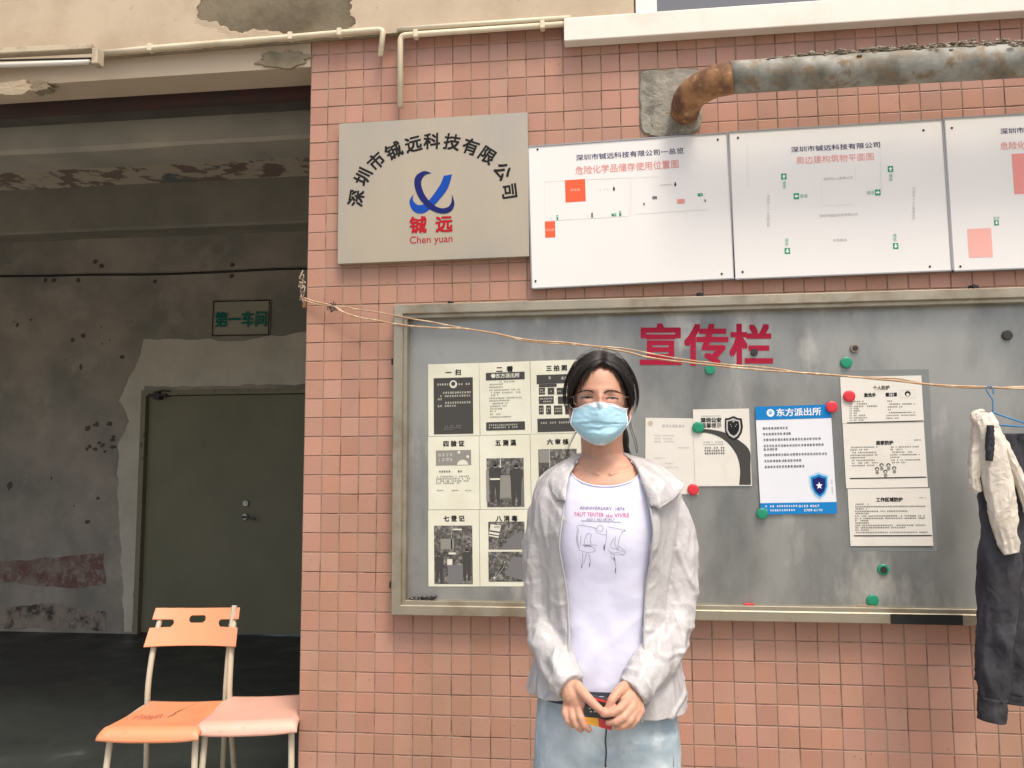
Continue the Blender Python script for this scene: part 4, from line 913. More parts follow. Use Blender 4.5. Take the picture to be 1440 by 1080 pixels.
MB().box(-.016, -.004, W(430, 433, 0).z, -.003, .03, W(430, 418, 0).z, 0, .003).build('hook_plate', M['rust'], wr)

def sweep(path, n_along, n_round, fold=0.0, fs=(9, 3), seed=0, power=2.0, view=V((0, 1, 0)), cap=True, closed=True):
    """garment tube. path rows: (x, y, z, a, b): a half-width across the view, b half depth. Ridged diagonal folds of height `fold`"""
    rows = catmull(path, n_along); mb = MB(); P3 = [V(r[:3]) for r in rows]
    for i, r in enumerate(rows):
        t = (P3[min(i + 1, len(rows) - 1)] - P3[max(i - 1, 0)]).normalized(); s_ = t.cross(view).normalized(); d = s_.cross(t).normalized()
        a, b_ = r[3], r[4]
        for k in range(n_round):
            th = 2 * math.pi * k / n_round; c, s2 = math.cos(th), math.sin(th); e = 2.0 / power
            cx_, sx_ = math.copysign(abs(c) ** e, c), math.copysign(abs(s2) ** e, s2)
            al = i / n_along; L = al * fs[0]
            q = V((c * fs[1] + seed, s2 * fs[1] + L * .35, L)); rdg = 1 - abs(noise.noise(q)) * 2.4; rdg2 = 1 - abs(noise.noise(q * 2.3 + V((5, 1, seed)))) * 2.2
            f = fold * (rdg * .75 + rdg2 * .35 - .35)
            mb.v.append(P3[i] + s_ * (cx_ * (a + f)) + d * (-sx_ * (b_ + f)))
    for i in range(len(rows) - 1):
        for k in range(n_round):
            k2 = (k + 1) % n_round; mb.f.append((i * n_round + k, i * n_round + k2, (i + 1) * n_round + k2, (i + 1) * n_round + k)); mb.m.append(0)
    if cap:
        mb.f.append(tuple(reversed(range(n_round)))); mb.f.append(tuple((len(rows) - 1) * n_round + k for k in range(n_round))); mb.m += [0, 0]
    return mb
def gp(px, py, Y, apx, b_, s=None):
    q = W(px, py, Y); return (q.x, q.y, q.z, apx * (q - CAM).dot(FX) / FPX, b_)
YH = -.335
hg = empty('clothes_hanger', W(1392, 546, YH), 'blue wire hanger hooked on the drying wire at right', 'hanger')
M['hblue'] = mat('blue_hanger', (.05, .22, .42), .4)
hp = [W(x, y, YH) for x, y in ((1397, 554), (1396, 546), (1391, 542.5), (1387, 547), (1391, 555), (1396, 563), (1396, 580))]
MB().tube([V(p) for p in catmull([tuple(p) for p in hp], 26)], .0022, 6).build('hook', M['hblue'], hg, True)
MB().tube([W(1396, 580, YH), W(1372, 592, YH), W(1370, 596, YH), W(1442, 600, YH), W(1444, 596, YH), W(1396, 580, YH)], .003, 6).build('shoulder_bar', M['hblue'], hg, True)
M['denimblk'] = mat('washed_black_denim', (.024, .024, .029), .9, var=(5, (.065, .065, .075), .45, .7, 8), bump=(400, .3, .0008), bump2=(18, .3, .004))
M['childw'] = mat('cream_white_cotton', (.74, .68, .58), .85, var=(7, (.62, .52, .40), .55, .8, 6), bump=(22, .5, .004), trans=.15)
tr = empty('black_trousers', W(1410, 640, YH), 'faded black denim trousers hanging from the wire with cuffs turned up', 'trousers')
def trleg(rows, Y, seed, name):
    return sweep([gp(x, y, Y, a, b_) for x, y, a, b_ in rows], 60, 36, .010, (7, 1.3), seed, 2.3).build(name, M['denimblk'], tr, True)
trleg([(1406, 610, 22, .03), (1408, 680, 27, .04), (1406, 760, 27, .042), (1402, 850, 25, .038), (1398, 920, 21, .032), (1396, 985, 17, .026)], YH - .03, 3, 'trouser_leg')
trleg([(1425, 610, 26, .03), (1432, 700, 27, .035), (1434, 800, 26, .033), (1432, 900, 22, .03), (1426, 975, 16, .024)], YH + .05, 9, 'trouser_leg')
trleg([(1392, 700, 8, .02), (1389, 800, 9, .02), (1383, 900, 7.5, .018), (1379, 958, 6, .014)], YH + .055, 14, 'trouser_leg')
sweep([gp(1396.5, 981, YH - .03, 18.2, .029), gp(1395.5, 1000, YH - .03, 18.5, .030), gp(1394, 1014, YH - .03, 17.5, .028)], 10, 30, .004, (2, 2), 4, 2.4).build('turned_cuff', M['denimblk'], tr, True)
sweep([gp(1425.5, 972, YH + .05, 17, .027), gp(1425, 989, YH + .05, 16.5, .026)], 8, 30, .003, (2, 2), 5, 2.4).build('turned_cuff', M['denimblk'], tr, True)
tp_ = empty('child_top', W(1395, 600, YH), 'crumpled cream and white child top draped over the hanger', 'top')
def piece(rows, Y, seed, name, fold=.008, m='childw', pw=2.0):
    return sweep([gp(x, y, Y, a, b_) for x, y, a, b_ in rows], 48, 32, fold, (6, 1.5), seed, pw).build(name, M[m], tp_, True)
piece([(1385, 583, 9, .010), (1388, 600, 14, .028), (1396, 630, 17, .032), (1402, 670, 19, .034), (1408, 705, 18, .03), (1412, 735, 17, .026), (1418, 760, 14, .020), (1423, 778, 9, .010)], YH - .085, 2, 'body_panel')
piece([(1376, 590, 6, .012), (1374, 620, 7, .018), (1371, 650, 8, .018), (1370, 675, 7, .014), (1376, 692, 5, .008)], YH - .07, 6, 'sleeve', .006)
piece([(1384, 580, 5, .012), (1372, 586, 8, .014), (1386, 592, 12, .014), (1398, 588, 8, .012)], YH - .08, 16, 'collar', .004)
piece([(1392, 590, 5, .01), (1408, 620, 6, .016), (1424, 655, 7, .016), (1440, 690, 7, .012), (1446, 720, 5, .01)], YH - .08, 8, 'sleeve', .006)
piece([(1393, 598, 4, .008), (1392, 625, 5.5, .012), (1391, 648, 4, .008)], YH - .115, 12, 'dark_lining', .003, 'denimblk')

# ================================================================== CHAIRS
def chair(loc, rz, label, mseat, back, wf=.368, wr_=.325, dp=.345):
    root = empty('chair', loc, label, 'chair', 'metal tube chairs in the doorway', rz)
    hs = .44 if not back else .432
    # seat: flat, slightly dished, front edge rolled down, rounded corners
    nu, nv = 40, 44; mb = MB(); L = MB()
    crk = back
    def prof(t):
        """t 0 rear .. 1 front edge bottom -> (depth from rear, z)"""
        s = t * (dp + .055)
        if s < dp - .02: return s, hs - .006 * math.sin(math.pi * s / dp)
        a = (s - (dp - .02)) / .048; a = min(a, math.pi / 2 * .98); r = .048
        e = max(0, s - (dp - .02) - .048 * math.pi / 2 * .98)
        return dp - .02 + r * math.sin(a), hs - r * (1 - math.cos(a)) - e
    for j in range(nv + 1):
        d, z = prof(j / nv); f = min(1, d / dp); wd = lerp(wr_, wf, smooth01(f) ** .8)
        for i in range(nu + 1):
            u = i / nu * 2 - 1; edge = max(0, abs(u) - .86) / .14
            zz_ = z - .014 * edge ** 2 - .005 * math.cos(u * math.pi / 2) * (1 - f)
            rc = 0
            if j < 5: rc = (5 - j) / 5 * .02 * edge
            if j > nv - 6: zz_ += .012 * edge ** 2 * (j - nv + 6) / 6 + .010 * (abs(u) ** 3) * (j - nv + 6) / 6
            mb.v.append(V((u * wd / 2, dp - d - rc * 0, zz_)))
    for j in range(nv):
        for i in range(nu): mb.f.append((j * (nu + 1) + i, j * (nu + 1) + i + 1, (j + 1) * (nu + 1) + i + 1, (j + 1) * (nu + 1) + i)); mb.m.append(0)
    # local y: front at -, so flip: rear = +dp
    o = mb.build('seat', mseat, root, True, local=True)
    md = o.modifiers.new('thick', 'SOLIDIFY'); md.thickness = .006; md.offset = 1
    # frame tubes
    r = .0115
    for s_ in (-1, 1):
        xf, xr = s_ * (wf / 2 - .028), s_ * (wr_ / 2 + .004)
        pts = [(xf + s_ * .012, -.012, 0), (xf + s_ * .006, .006, .22), (xf, .026, hs - .055), (xf, .045, hs - .028), (xf, .08, hs - .022), (xr * .98, dp - .04, hs - .022), (xr, dp, hs - .03)]
        MB().tube([V(p) for p in catmull(pts, 40)], r, 12).build('front_leg', M['chairtube'], root, True, local=True)
        top = .792
        pts = [(xr + s_ * .02, dp + .075, 0), (xr + s_ * .012, dp + .055, .15), (xr + s_ * .004, dp + .03, .32), (xr, dp + .014, hs), (xr - s_ * .002, dp + .018, .52), (xr - s_ * .006, dp + (.045 if back else .030), .64), (xr - s_ * .012, dp + (.085 if back else .050), .74), (xr - s_ * .016, dp + (.105 if back else .060), top if not back else .775)]
        MB().tube([V(p) for p in catmull(pts, 60)], r, 12).build('rear_upright', M['chairtube'], root, True, local=True)
    MB().tube([V((-wr_ / 2 - .012, dp + .058, .12)), V((wr_ / 2 + .012, dp + .058, .12))], .008, 10).build('stretcher', M['chairtube'], root, True, local=True)
    if back:
        # curved plate with three rounded slots
        nu, nv = 190, 70; bw_, z0_, z1_ = .375, .640, .778; mb = MB()
        def hole(x, z):
            for cx_, cz_, hw, hh in ((0, .737, .036, .0135), (-.155, .722, .058, .0135), (.155, .722, .058, .0135)):
                dx = max(0, abs(x - cx_) - (hw - hh)); 
                if math.hypot(dx, z - cz_) < hh: return True
            return False
        for j in range(nv + 1):
            for i in range(nu + 1):
                x = (i / nu - .5) * bw_; z = lerp(z0_, z1_, j / nv); z += .006 * (abs(x) / .2) ** 2 if j / nv > .5 else 0
                bend = .035 * (1 - (x / .2) ** 2) ; lean = (z - .64) * .55
                mb.v.append(V((x * (1 - .06 * (z - .64) / .14), dp + .048 + lean + bend - .048 + (.004 * abs(x) / .2), z)))
        for j in range(nv):
            for i in range(nu):
                x = ((i + .5) / nu - .5) * bw_; z = lerp(z0_, z1_, (j + .5) / nv)
                if hole(x, z): continue
                mb.f.append((j * (nu + 1) + i, j * (nu + 1) + i + 1, (j + 1) * (nu + 1) + i + 1, (j + 1) * (nu + 1) + i)); mb.m.append(0)
        o = mb.build('backrest', mseat, root, True, local=True); md = o.modifiers.new('thick', 'SOLIDIFY'); md.thickness = .006; md.offset = 0
        # crack and scratches in the seat
        mb = MB()
        def onseat(u, d): return V((u, dp - d, hs - .006 * math.sin(math.pi * d / dp) - .005 * (1 - d / dp) + .0012))
        cp = [(.045, .0), (.040, .05), (.022, .10), (.010, .14), (.013, .165), (.004, .20)]
        for a, b_ in zip(cp[:-1], cp[1:]):
            w_ = .0006 + .0016 * (a[1] > .08); p, q = onseat(*a), onseat(*b_); mb.add([p + V((-w_, 0, 0)), p + V((w_, 0, 0)), q + V((w_, 0, 0)), q + V((-w_, 0, 0))], [(0, 3, 2, 1)])
        mb.build('crack', M['crack'], root, local=True)
        mb = MB(); rq = random.Random(4)
        for k_ in range(26):
            u = -.135 + k_ * .0042; d = .15 + rq.random() * .04; p, q = onseat(u, d), onseat(u + .010, d + .035 + rq.random() * .03); w_ = .0007
            mb.add([p + V((-w_, 0, 0)), p + V((w_, 0, 0)), q + V((w_, 0, 0)), q + V((-w_, 0, 0))], [(0, 3, 2, 1)])
        mb.build('red_scrawl', I['red'], root, local=True)
    return root
ch1 = chair((-.490, -.180, 0), math.radians(7), 'orange plastic chair with slotted backrest and a cracked seat', M['orange'], True)
ch2 = chair((-.160, -.095, 0), math.radians(12), 'faded pink chair with its backrest missing, against the tiled pier', M['pinkp'], False)
M['tape'] = mat('wrapped_tape', (.42, .36, .27), .8, bump=(90, .8, .003))
mb = MB(); rq = random.Random(6)
xr = -(.325 / 2 + .004)
for k_ in range(5): mb.tube([V((xr + .006 + .014 * math.cos(a * .7854), .345 + .062 + .014 * math.sin(a * .7854), .690 + k_ * .006 + rq.uniform(-.002, .002))) for a in range(9)], .0022, 5)
mb.build('string_wrap', M['tape'], ch2, True, local=True)
# ================================================================== PERSON
from mathutils.bvhtree import BVHTree
M['skin'] = mat('skin', (.53, .30, .20), .5, var=(22, (.56, .26, .185), .45, .7), var2=(90, (.45, .245, .16), .52, .75), bump=(300, .35, .0005), sss=.18, spec=.4)
M['hair'] = mat('black_hair', (.013, .009, .007), .38, spec=.5); M['haircap'] = mat('hair_roots', (.008, .006, .005), .95, spec=.05)
M['brow'] = mat('brow_hair', (.07, .04, .027), .8)
M['jacket'] = mat('thin_grey_nylon', (.565, .55, .545), .40, var=(5, (.47, .46, .455), .45, .7), bump=(15, .35, .006, 2), bump2=(900, .1, .0003, 2), trans=.12, stretch=(1.5, 1.5, .55))
M['shirt'] = mat('white_cotton', (.70, .71, .87), .85, var=(8, (.70, .70, .82), .45, .7), bump=(16, .3, .010, 2), bump2=(700, .1, .0004), trans=.1)
M['jeans'] = mat('bleached_denim', (.40, .47, .50), .9, var=(7, (.25, .33, .385), .42, .70, 9), var2=(22, (.52, .57, .57), .52, .72, 9), bump=(900, .25, .0005), bump2=(14, .35, .008, 3))
crumple(M['jacket'], [(9, .6, .024, (1.6, 1.6, .4)), (20, .38, .010, (1.3, 1.3, .7)), (50, .2, .004, (1, 1, 1))]); crumple(M['shirt'], [(5, .32, .02, (1, 1, .6)), (13, .15, .008, (1, 1, .8))]); crumple(M['jeans'], [(7, .35, .022, (1, 1, 1.3))]); crumple(M['childw'], [(13, .8, .02, (1.4, 1.4, .5)), (34, .4, .006, (1, 1, 1))]); crumple(M['denimblk'], [(9, .8, .028, (1.5, 1.5, .45)), (26, .5, .009, (1, 1, .8))])
M['maskb'] = mat('mask_blue', (.42, .69, .80), .75, bump=(500, .15, .0004), trans=.12)
M['maskw'] = mat('mask_white', (.80, .82, .84), .75)
M['gold'] = mat('gold_wire', (.62, .45, .28), .3, metal=.8)
M['eyew'] = mat('eye_white', (.17, .13, .115), .3); M['iris'] = mat('iris_dark', (.02, .012, .01), .15)
M['cardk'] = mat('card_black', (.03, .028, .03), .35); M['cardy'] = mat('card_yellow', (.75, .36, .03), .4); M['cardr'] = mat('card_red', (.55, .04, .04), .4)
M['waist'] = mat('dark_waistband', (.045, .05, .075), .8, bump=(300, .4, .001)); M['lens'] = None
def fuse(name, mbs, voxel, m, parent, smooth=6, fac=.5, post=None):
    allm = MB()
    for q in mbs: allm.add(q.v, q.f)
    me = bpy.data.meshes.new('tmp'); me.from_pydata([tuple(v) for v in allm.v], [], allm.f); me.update()
    o = bpy.data.objects.new('tmp', me); COL.objects.link(o)
    md = o.modifiers.new('r', 'REMESH'); md.mode = 'VOXEL'; md.voxel_size = voxel; md.use_smooth_shade = True
    if smooth: ms = o.modifiers.new('s', 'SMOOTH'); ms.iterations = smooth; ms.factor = fac
    dg = bpy.context.evaluated_depsgraph_get(); dg.update(); m2 = bpy.data.meshes.new_from_object(o.evaluated_get(dg))
    vs = [v.co.copy() for v in m2.vertices]; nr = [v.normal.copy() for v in m2.vertices]; fs = [tuple(p.vertices) for p in m2.polygons]
    bpy.data.objects.remove(o); bpy.data.meshes.remove(me); bpy.data.meshes.remove(m2)
    if post: vs = [v + n * post(v, n) for v, n in zip(vs, nr)]
    ob = mk(name, vs, fs, m, parent, True)
    return ob, BVHTree.FromPolygons(vs, fs)
def cone(p0, r0, p1, r1, flat=1.0, seg=12, rings=4):
    """capsule with two radii"""
    p0, p1 = V(p0), V(p1); t = p1 - p0; L = t.length or 1e-6; t /= L
    a = t.cross(V((0, 1, 0))); a = a.normalized() if a.length > .05 else t.cross(V((1, 0, 0))).normalized(); b_ = t.cross(a)
    mb = MB(); R = []
    for k in range(rings + 1): th = math.pi / 2 * (1 - k / rings); R.append((p0 - t * r0 * math.sin(th), r0 * math.cos(th)))
    for k in range(rings + 1): th = math.pi / 2 * k / rings; R.append((p1 + t * r1 * math.sin(th), r1 * math.cos(th)))
    for c, r in R:
        for k in range(seg): an = 2 * math.pi * k / seg; mb.v.append(c + a * (r * math.cos(an)) + b_ * (r * math.sin(an) * flat))
    for i in range(len(R) - 1):
        for k in range(seg): k2 = (k + 1) % seg; mb.f.append((i * seg + k, i * seg + k2, (i + 1) * seg + k2, (i + 1) * seg + k)); mb.m.append(0)
    return mb
def chain(pts, rs, flat=1.0): return [cone(pts[i], rs[i], pts[i + 1], rs[i + 1], flat) for i in range(len(pts) - 1)]
YT = -1.03
per = empty('person', V((W(852, 900, YT).x, YT, 0)), 'person in thin grey jacket, printed white T-shirt and blue face mask, hands clasped', 'person')
# ---- torso surface shared by skin, shirt and jacket
TR = [(636, 848, 31, .048, .050), (646, 849, 44, .058, .062), (655, 850, 63, .068, .075), (664, 851, 80, .082, .085), (676, 852, 92, .098, .096), (700, 852, 99, .112, .104), (740, 852, 97, .124, .106), (775, 852, 91, .124, .102), (815, 852, 86, .112, .097), (860, 852, 83, .105, .096), (900, 852, 85, .106, .101), (945, 852, 91, .112, .108), (990, 852, 97, .118, .113), (1030, 852, 100, .120, .116)]
def trow(py):
    k = 0
    while k < len(TR) - 2 and TR[k + 1][0] < py: k += 1
    a, b_ = TR[max(k - 1, 0)], TR[k]; c = TR[k + 1]; d = TR[min(k + 2, len(TR) - 1)]; f = (py - b_[0]) / (c[0] - b_[0])
    return [0.5 * ((2 * q) + (-p + r) * f + (2 * p - 5 * q + 4 * r - s_) * f * f + (-p + 3 * q - 3 * r + s_) * f ** 3) if 0 <= f <= 1 else q for p, q, r, s_ in zip(a, b_, c, d)]
PXM = (W(853, 800, -1.10) - W(852, 800, -1.10)).length
EX = 2 / 2.35
def tsurf(th, py, off=0.0, offx=None):
    _, cx, hw, f, b_ = trow(py); p = W(cx, py, -1.10); hwm = hw * PXM + (off if offx is None else offx); c, s_ = math.cos(th), math.sin(th)
    return V((p.x + hwm * math.copysign(abs(c) ** EX, c), YT + ((f if s_ < 0 else b_) + off) * math.copysign(abs(s_) ** EX, s_), p.z))
def theta_at(px, py, off):
    """front angle where the torso surface is seen at photo column px"""
    lo, hi = math.pi, 2 * math.pi
    for _ in range(24):
        m_ = (lo + hi) / 2; p = tsurf(m_, py, off) - CAM; x = 720 + FPX * p.dot(RX) / p.dot(FX)
        if x < px: lo = m_
        else: hi = m_
    return lo
# ---- head
HC = W(845, 561, -1.065); HA, HB, HCz = .0665, .088, .108
def headpt(d, grow=0.0):
    x, y, z = d; wf = 1.0
    if z < 0: wf = 1 - .26 * smooth01(-z) - .10 * (-z)
    yb = y
    if z < 0 and y > 0: yb = y * (1 + .30 * z)
    if z < 0 and y < 0: yb = y * (1 + .07 * z)
    P = V(((HA + grow) * x * wf * (1 + .04 * max(0, z)), (HB + grow) * yb, (HCz + grow) * z))
    if y < 0 and not grow:
        u, v = P.x / HA, P.z / HCz; g = lambda cu, cv, su, sv: math.exp(-((u - cu) / su) ** 2 - ((v - cv) / sv) ** 2)
        dsp = .020 * g(0, -.24, .15, .13) + .012 * g(0, -.05, .12, .16) + .0035 * (g(-.34, .15, .22, .06) + g(.34, .15, .22, .06)) - .0075 * (g(-.37, .02, .2, .085) + g(.37, .02, .2, .085)) + .0055 * (g(-.48, -.2, .2, .14) + g(.48, -.2, .2, .14)) + .007 * g(0, -.55, .28, .12) + .005 * g(0, -.88, .2, .1) + .003 * g(0, .5, .5, .25)
        P.y -= dsp
    return HC + P
mb = MB(); NL, NT = 80, 60
for j in range(NT + 1):
    ph = math.pi * j / NT
    for i in range(NL): th = 2 * math.pi * i / NL; mb.v.append(headpt((math.sin(ph) * math.cos(th), math.sin(ph) * math.sin(th), math.cos(ph))))
for j in range(NT):
    for i in range(NL): i2 = (i + 1) % NL; mb.f.append((j * NL + i, (j + 1) * NL + i, (j + 1) * NL + i2, j * NL + i2)); mb.m.append(0)
headmb = mb
parts = [headmb]
for sx, ex in ((-1, 802.5), (1, 885.5)):      # ears
    e = W(ex, 575, -1.055)
    parts += [cone(e + V((-sx * .004, 0, .020)), .0085, e + V((0, -.004, .002)), .008, .8), cone(e + V((0, -.004, .004)), .008, e + V((-sx * .004, -.010, -.022)), .0055, .8), cone(e + V((-sx * .008, 0, .016)), .010, e + V((-sx * .008, -.002, -.012)), .009)]
parts += [cone(W(846, 596, -1.035), .054, W(848, 640, -1.025), .052), cone(W(848, 640, -1.025), .052, W(849, 668, -1.025), .062)]
mb = MB(); nth = 48; pys = [640 + k * 8 for k in range(0, 13)] + [780, 830, 880, 940, 990]
for py in pys:
    for k in range(nth): mb.v.append(tsurf(2 * math.pi * k / nth, py, -.008))
for i in range(len(pys) - 1):
    for k in range(nth): k2 = (k + 1) % nth; mb.f.append((i * nth + k, (i + 1) * nth + k, (i + 1) * nth + k2, i * nth + k2)); mb.m.append(0)
mb.f += [tuple(range(nth)), tuple((len(pys) - 1) * nth + k for k in reversed(range(nth)))]; mb.m += [0, 0]
parts.append(mb)
for s_ in (-1, 1):   # collar bones
    parts.append(cone(W(850 + s_ * 9, 667, -1.109), .005, W(850 + s_ * 42, 658, -1.078), .006))
# arms inside the sleeves
ARML = [(775, 690, -1.02), (758, 770, -1.01), (757, 850, -1.02), (775, 912, -1.10), (800, 962, -1.185)]
ARMR = [(930, 690, -1.02), (952, 770, -1.01), (950, 850, -1.02), (926, 915, -1.10), (888, 972, -1.185)]
for A in (ARML, ARMR): parts += chain([W(*a) for a in A], [.040, .036, .032, .028, .021])
# hands
def hp_(pts, rs): return chain([W(*p) for p in pts], rs)
# her right hand (left in the photo)
parts += hp_([(801, 963, -1.185), (806, 978, -1.195)], [.023, .026]) + hp_([(806, 978, -1.197), (801, 994, -1.195)], [.024, .015]) + hp_([(808, 978, -1.199), (808, 996, -1.205)], [.022, .014]) + hp_([(811, 977, -1.199), (816, 995, -1.212)], [.021, .013]) + hp_([(812, 975, -1.199), (823, 990, -1.214)], [.020, .012])
parts += hp_([(797, 991, -1.196), (795, 1003, -1.212), (799, 1014, -1.220), (805, 1020, -1.214)], [.0098, .0088, .0078, .0068])
parts += hp_([(804, 996, -1.207), (806, 1009, -1.224), (811, 1020, -1.228), (817, 1026, -1.220)], [.0102, .0093, .0083, .0072])
parts += hp_([(814, 996, -1.214), (817, 1009, -1.232), (822, 1020, -1.234), (828, 1026, -1.226)], [.0102, .0093, .0083, .0072])
parts += hp_([(823, 990, -1.213), (829, 1001, -1.214), (835, 1009, -1.214)], [.0100, .0088, .0074])
parts += hp_([(812, 966, -1.200), (823, 978, -1.226), (835, 990, -1.244), (844, 998, -1.250), (851, 1003, -1.250)], [.0145, .0115, .0098, .0088, .0074])
# her left hand (right in the photo)
parts += hp_([(889, 972, -1.185), (884, 982, -1.200)], [.023, .025]) + hp_([(884, 980, -1.202), (880, 988, -1.222)], [.022, .015]) + hp_([(887, 982, -1.202), (888, 994, -1.220)], [.022, .015]) + hp_([(890, 984, -1.200), (894, 998, -1.214)], [.021, .014]) + hp_([(893, 984, -1.198), (900, 1000, -1.206)], [.018, .012])
parts += hp_([(880, 988, -1.228), (871, 997, -1.246), (860, 1003, -1.252), (848, 1004.5, -1.250)], [.0108, .0094, .0083, .0070])
parts += hp_([(887, 996, -1.228), (877, 1009, -1.246), (866, 1015, -1.250), (855, 1016, -1.244)], [.0106, .0094, .0083, .0070])
parts += hp_([(893, 1000, -1.222), (886, 1013, -1.240), (876, 1021, -1.243), (867, 1023, -1.236)], [.0102, .0090, .0080, .0068])
parts += hp_([(900, 1001, -1.212), (895, 1012, -1.228), (888, 1020, -1.232), (881, 1022, -1.228)], [.0090, .0078, .0070, .0060])
parts += hp_([(879, 966, -1.200), (868, 974, -1.228), (860, 985, -1.240), (855, 996, -1.242)], [.0145, .0112, .0098, .0082])
body, bvh = fuse('body', parts, .0022, M['skin'], per, 5, .5)
def hit(px, py, lift=0.0, tree=None):
    d = (RX * ((px - 720) / FPX) - UX * ((py - 540) / FPX) + FX).normalized(); h = (tree or bvh).ray_cast(CAM, d)
    if h[0] is None: return None
    return h[0] - d * lift
# nails
mbn = MB(); M['nail'] = mat('nail', (.66, .42, .34), .3)
for px, py in ((850, 1002), (849, 1004), (819.5, 1024.5)):
    h = hit(px, py, .0006)
    if h: mbn.add([h + V((a * .0045, -.0004, b_ * .004)) for a, b_ in ((-1, -.6), (.6, -1), (1, .4), (-.4, 1))], [(0, 1, 2, 3)])
# ---- face details
def brow(pts, wid):
    mb = MB(); rq = random.Random(int(pts[0][0])); 
    for q in range(70):
        t = rq.random() ** .9; c = catmull(pts, 50)[int(t * 49)]; h0 = hit(c[0] + rq.uniform(-.5, .5), c[1] + rq.uniform(-wid, wid) * (1 - .6 * t), .0008)
        sgn = 1 if pts[-1][0] > pts[0][0] else -1; h1 = hit(c[0] + sgn * 3.2, c[1] - .5 + 1.4 * t + rq.uniform(-.4, .4), .0008)
        if h0 and h1: mb.tube([h0, h1], [.0008, .0003], 4)
    mb.build('eyebrow', M['brow'], per)
brow([(835.5, 552), (830, 549.5), (822, 549.3), (813, 552.5)], 1.5); brow([(849.5, 552), (856, 549.5), (864, 549.8), (873, 553)], 1.5)
def eye(cx, cy, sg):
    mb = MB(); c = catmull([(cx - 9, cy + .6 + .3 * sg), (cx - 4, cy - 1.0), (cx + 2, cy - 1.1), (cx + 9, cy + .6 - .3 * sg)], 14)
    up = [hit(x, y, .0011) for x, y in c]; lo = [hit(x, y + 1.9 * math.sin(math.pi * i / 13) + .3, .0007) for i, (x, y) in enumerate(c)]
    mb.add(up + lo, [(i, i + 1, 14 + i + 1, 14 + i) for i in range(13)]); mb.build('eye', M['eyew'], per)
    mb = MB(); ir = [hit(cx + .5 + 3.1 * math.cos(a * .5236), cy + .1 + 1.15 * math.sin(a * .5236), .0013) for a in range(12)]; mb.add(ir, [tuple(range(12))]); mb.build('iris', M['iris'], per)
    mb = MB(); mb.tube([h + V((0, -.0006, .0002)) for h in up], [.0005] + [.0013] * 12 + [.0006], 6); mb.build('eyelashes', M['brow'], per)
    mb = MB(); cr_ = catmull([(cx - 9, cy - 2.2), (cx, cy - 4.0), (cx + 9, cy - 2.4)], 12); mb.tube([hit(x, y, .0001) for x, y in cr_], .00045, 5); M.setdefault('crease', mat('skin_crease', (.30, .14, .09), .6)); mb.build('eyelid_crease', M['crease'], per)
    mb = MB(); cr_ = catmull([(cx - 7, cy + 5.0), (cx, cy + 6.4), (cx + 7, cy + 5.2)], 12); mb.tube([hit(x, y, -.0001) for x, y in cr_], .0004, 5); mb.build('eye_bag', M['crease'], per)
eye(825.5, 559, 1); eye(861, 560, -1)
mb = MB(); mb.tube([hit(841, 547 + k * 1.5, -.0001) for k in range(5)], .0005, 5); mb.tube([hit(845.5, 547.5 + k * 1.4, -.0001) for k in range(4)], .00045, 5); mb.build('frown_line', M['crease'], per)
# glasses
gl = mk('glasses', *(lambda m_: (m_.v, m_.f))(MB().tube([hit(834, 559, .004), hit(838, 557.5, .006), hit(842.5, 557.3, .006), hit(847, 557.5, .006), hit(851, 559.5, .004)], .0007, 6)), M['gold'], per, True)
lm = bpy.data.materials.new('clear_lens'); lm.use_nodes = True; N_ = lm.node_tree.nodes; Ln = lm.node_tree.links
tb = N_.new('ShaderNodeBsdfTransparent'); gb = N_.new('ShaderNodeBsdfGlossy'); gb.inputs['Roughness'].default_value = .05; fx_ = N_.new('ShaderNodeMixShader'); fx_.inputs[0].default_value = .04
Ln.new(tb.outputs[0], fx_.inputs[1]); Ln.new(gb.outputs[0], fx_.inputs[2]); Ln.new(fx_.outputs[0], N_['Material Output'].inputs[0])
for sx, cx in ((-1, 821), (1, 864)):
    ring = []
    for a in range(28):
        t = a / 28 * 2 * math.pi; q = (abs(math.cos(t)) ** 3 + abs(math.sin(t)) ** 3) ** (-1 / 3); ring.append((cx + 14.5 * q * math.cos(t), 562 + 8.5 * q * math.sin(t)))
    base = hit(cx, 556, .008).y; pts = [W(x, y, base + .010 * (abs(x - 843) / 38) ** 2) for x, y in ring]
    mb = MB(); mb.add(pts, [tuple(range(28))]); mb.build('lens', lm, gl)
    mb = MB(); mb.tube(pts + [pts[0]], .00015, 4, cap=False); mb.build('lens_edge', M['gold'], gl)
    a_ = W(cx + sx * 14.5, 558, base + .012); b2_ = W(843 + sx * 41, 563, -1.06); MB().tube([a_, V((b2_.x, a_.y + .02, a_.z)), b2_], .0005, 6).build('temple', M['gold'], gl, True)
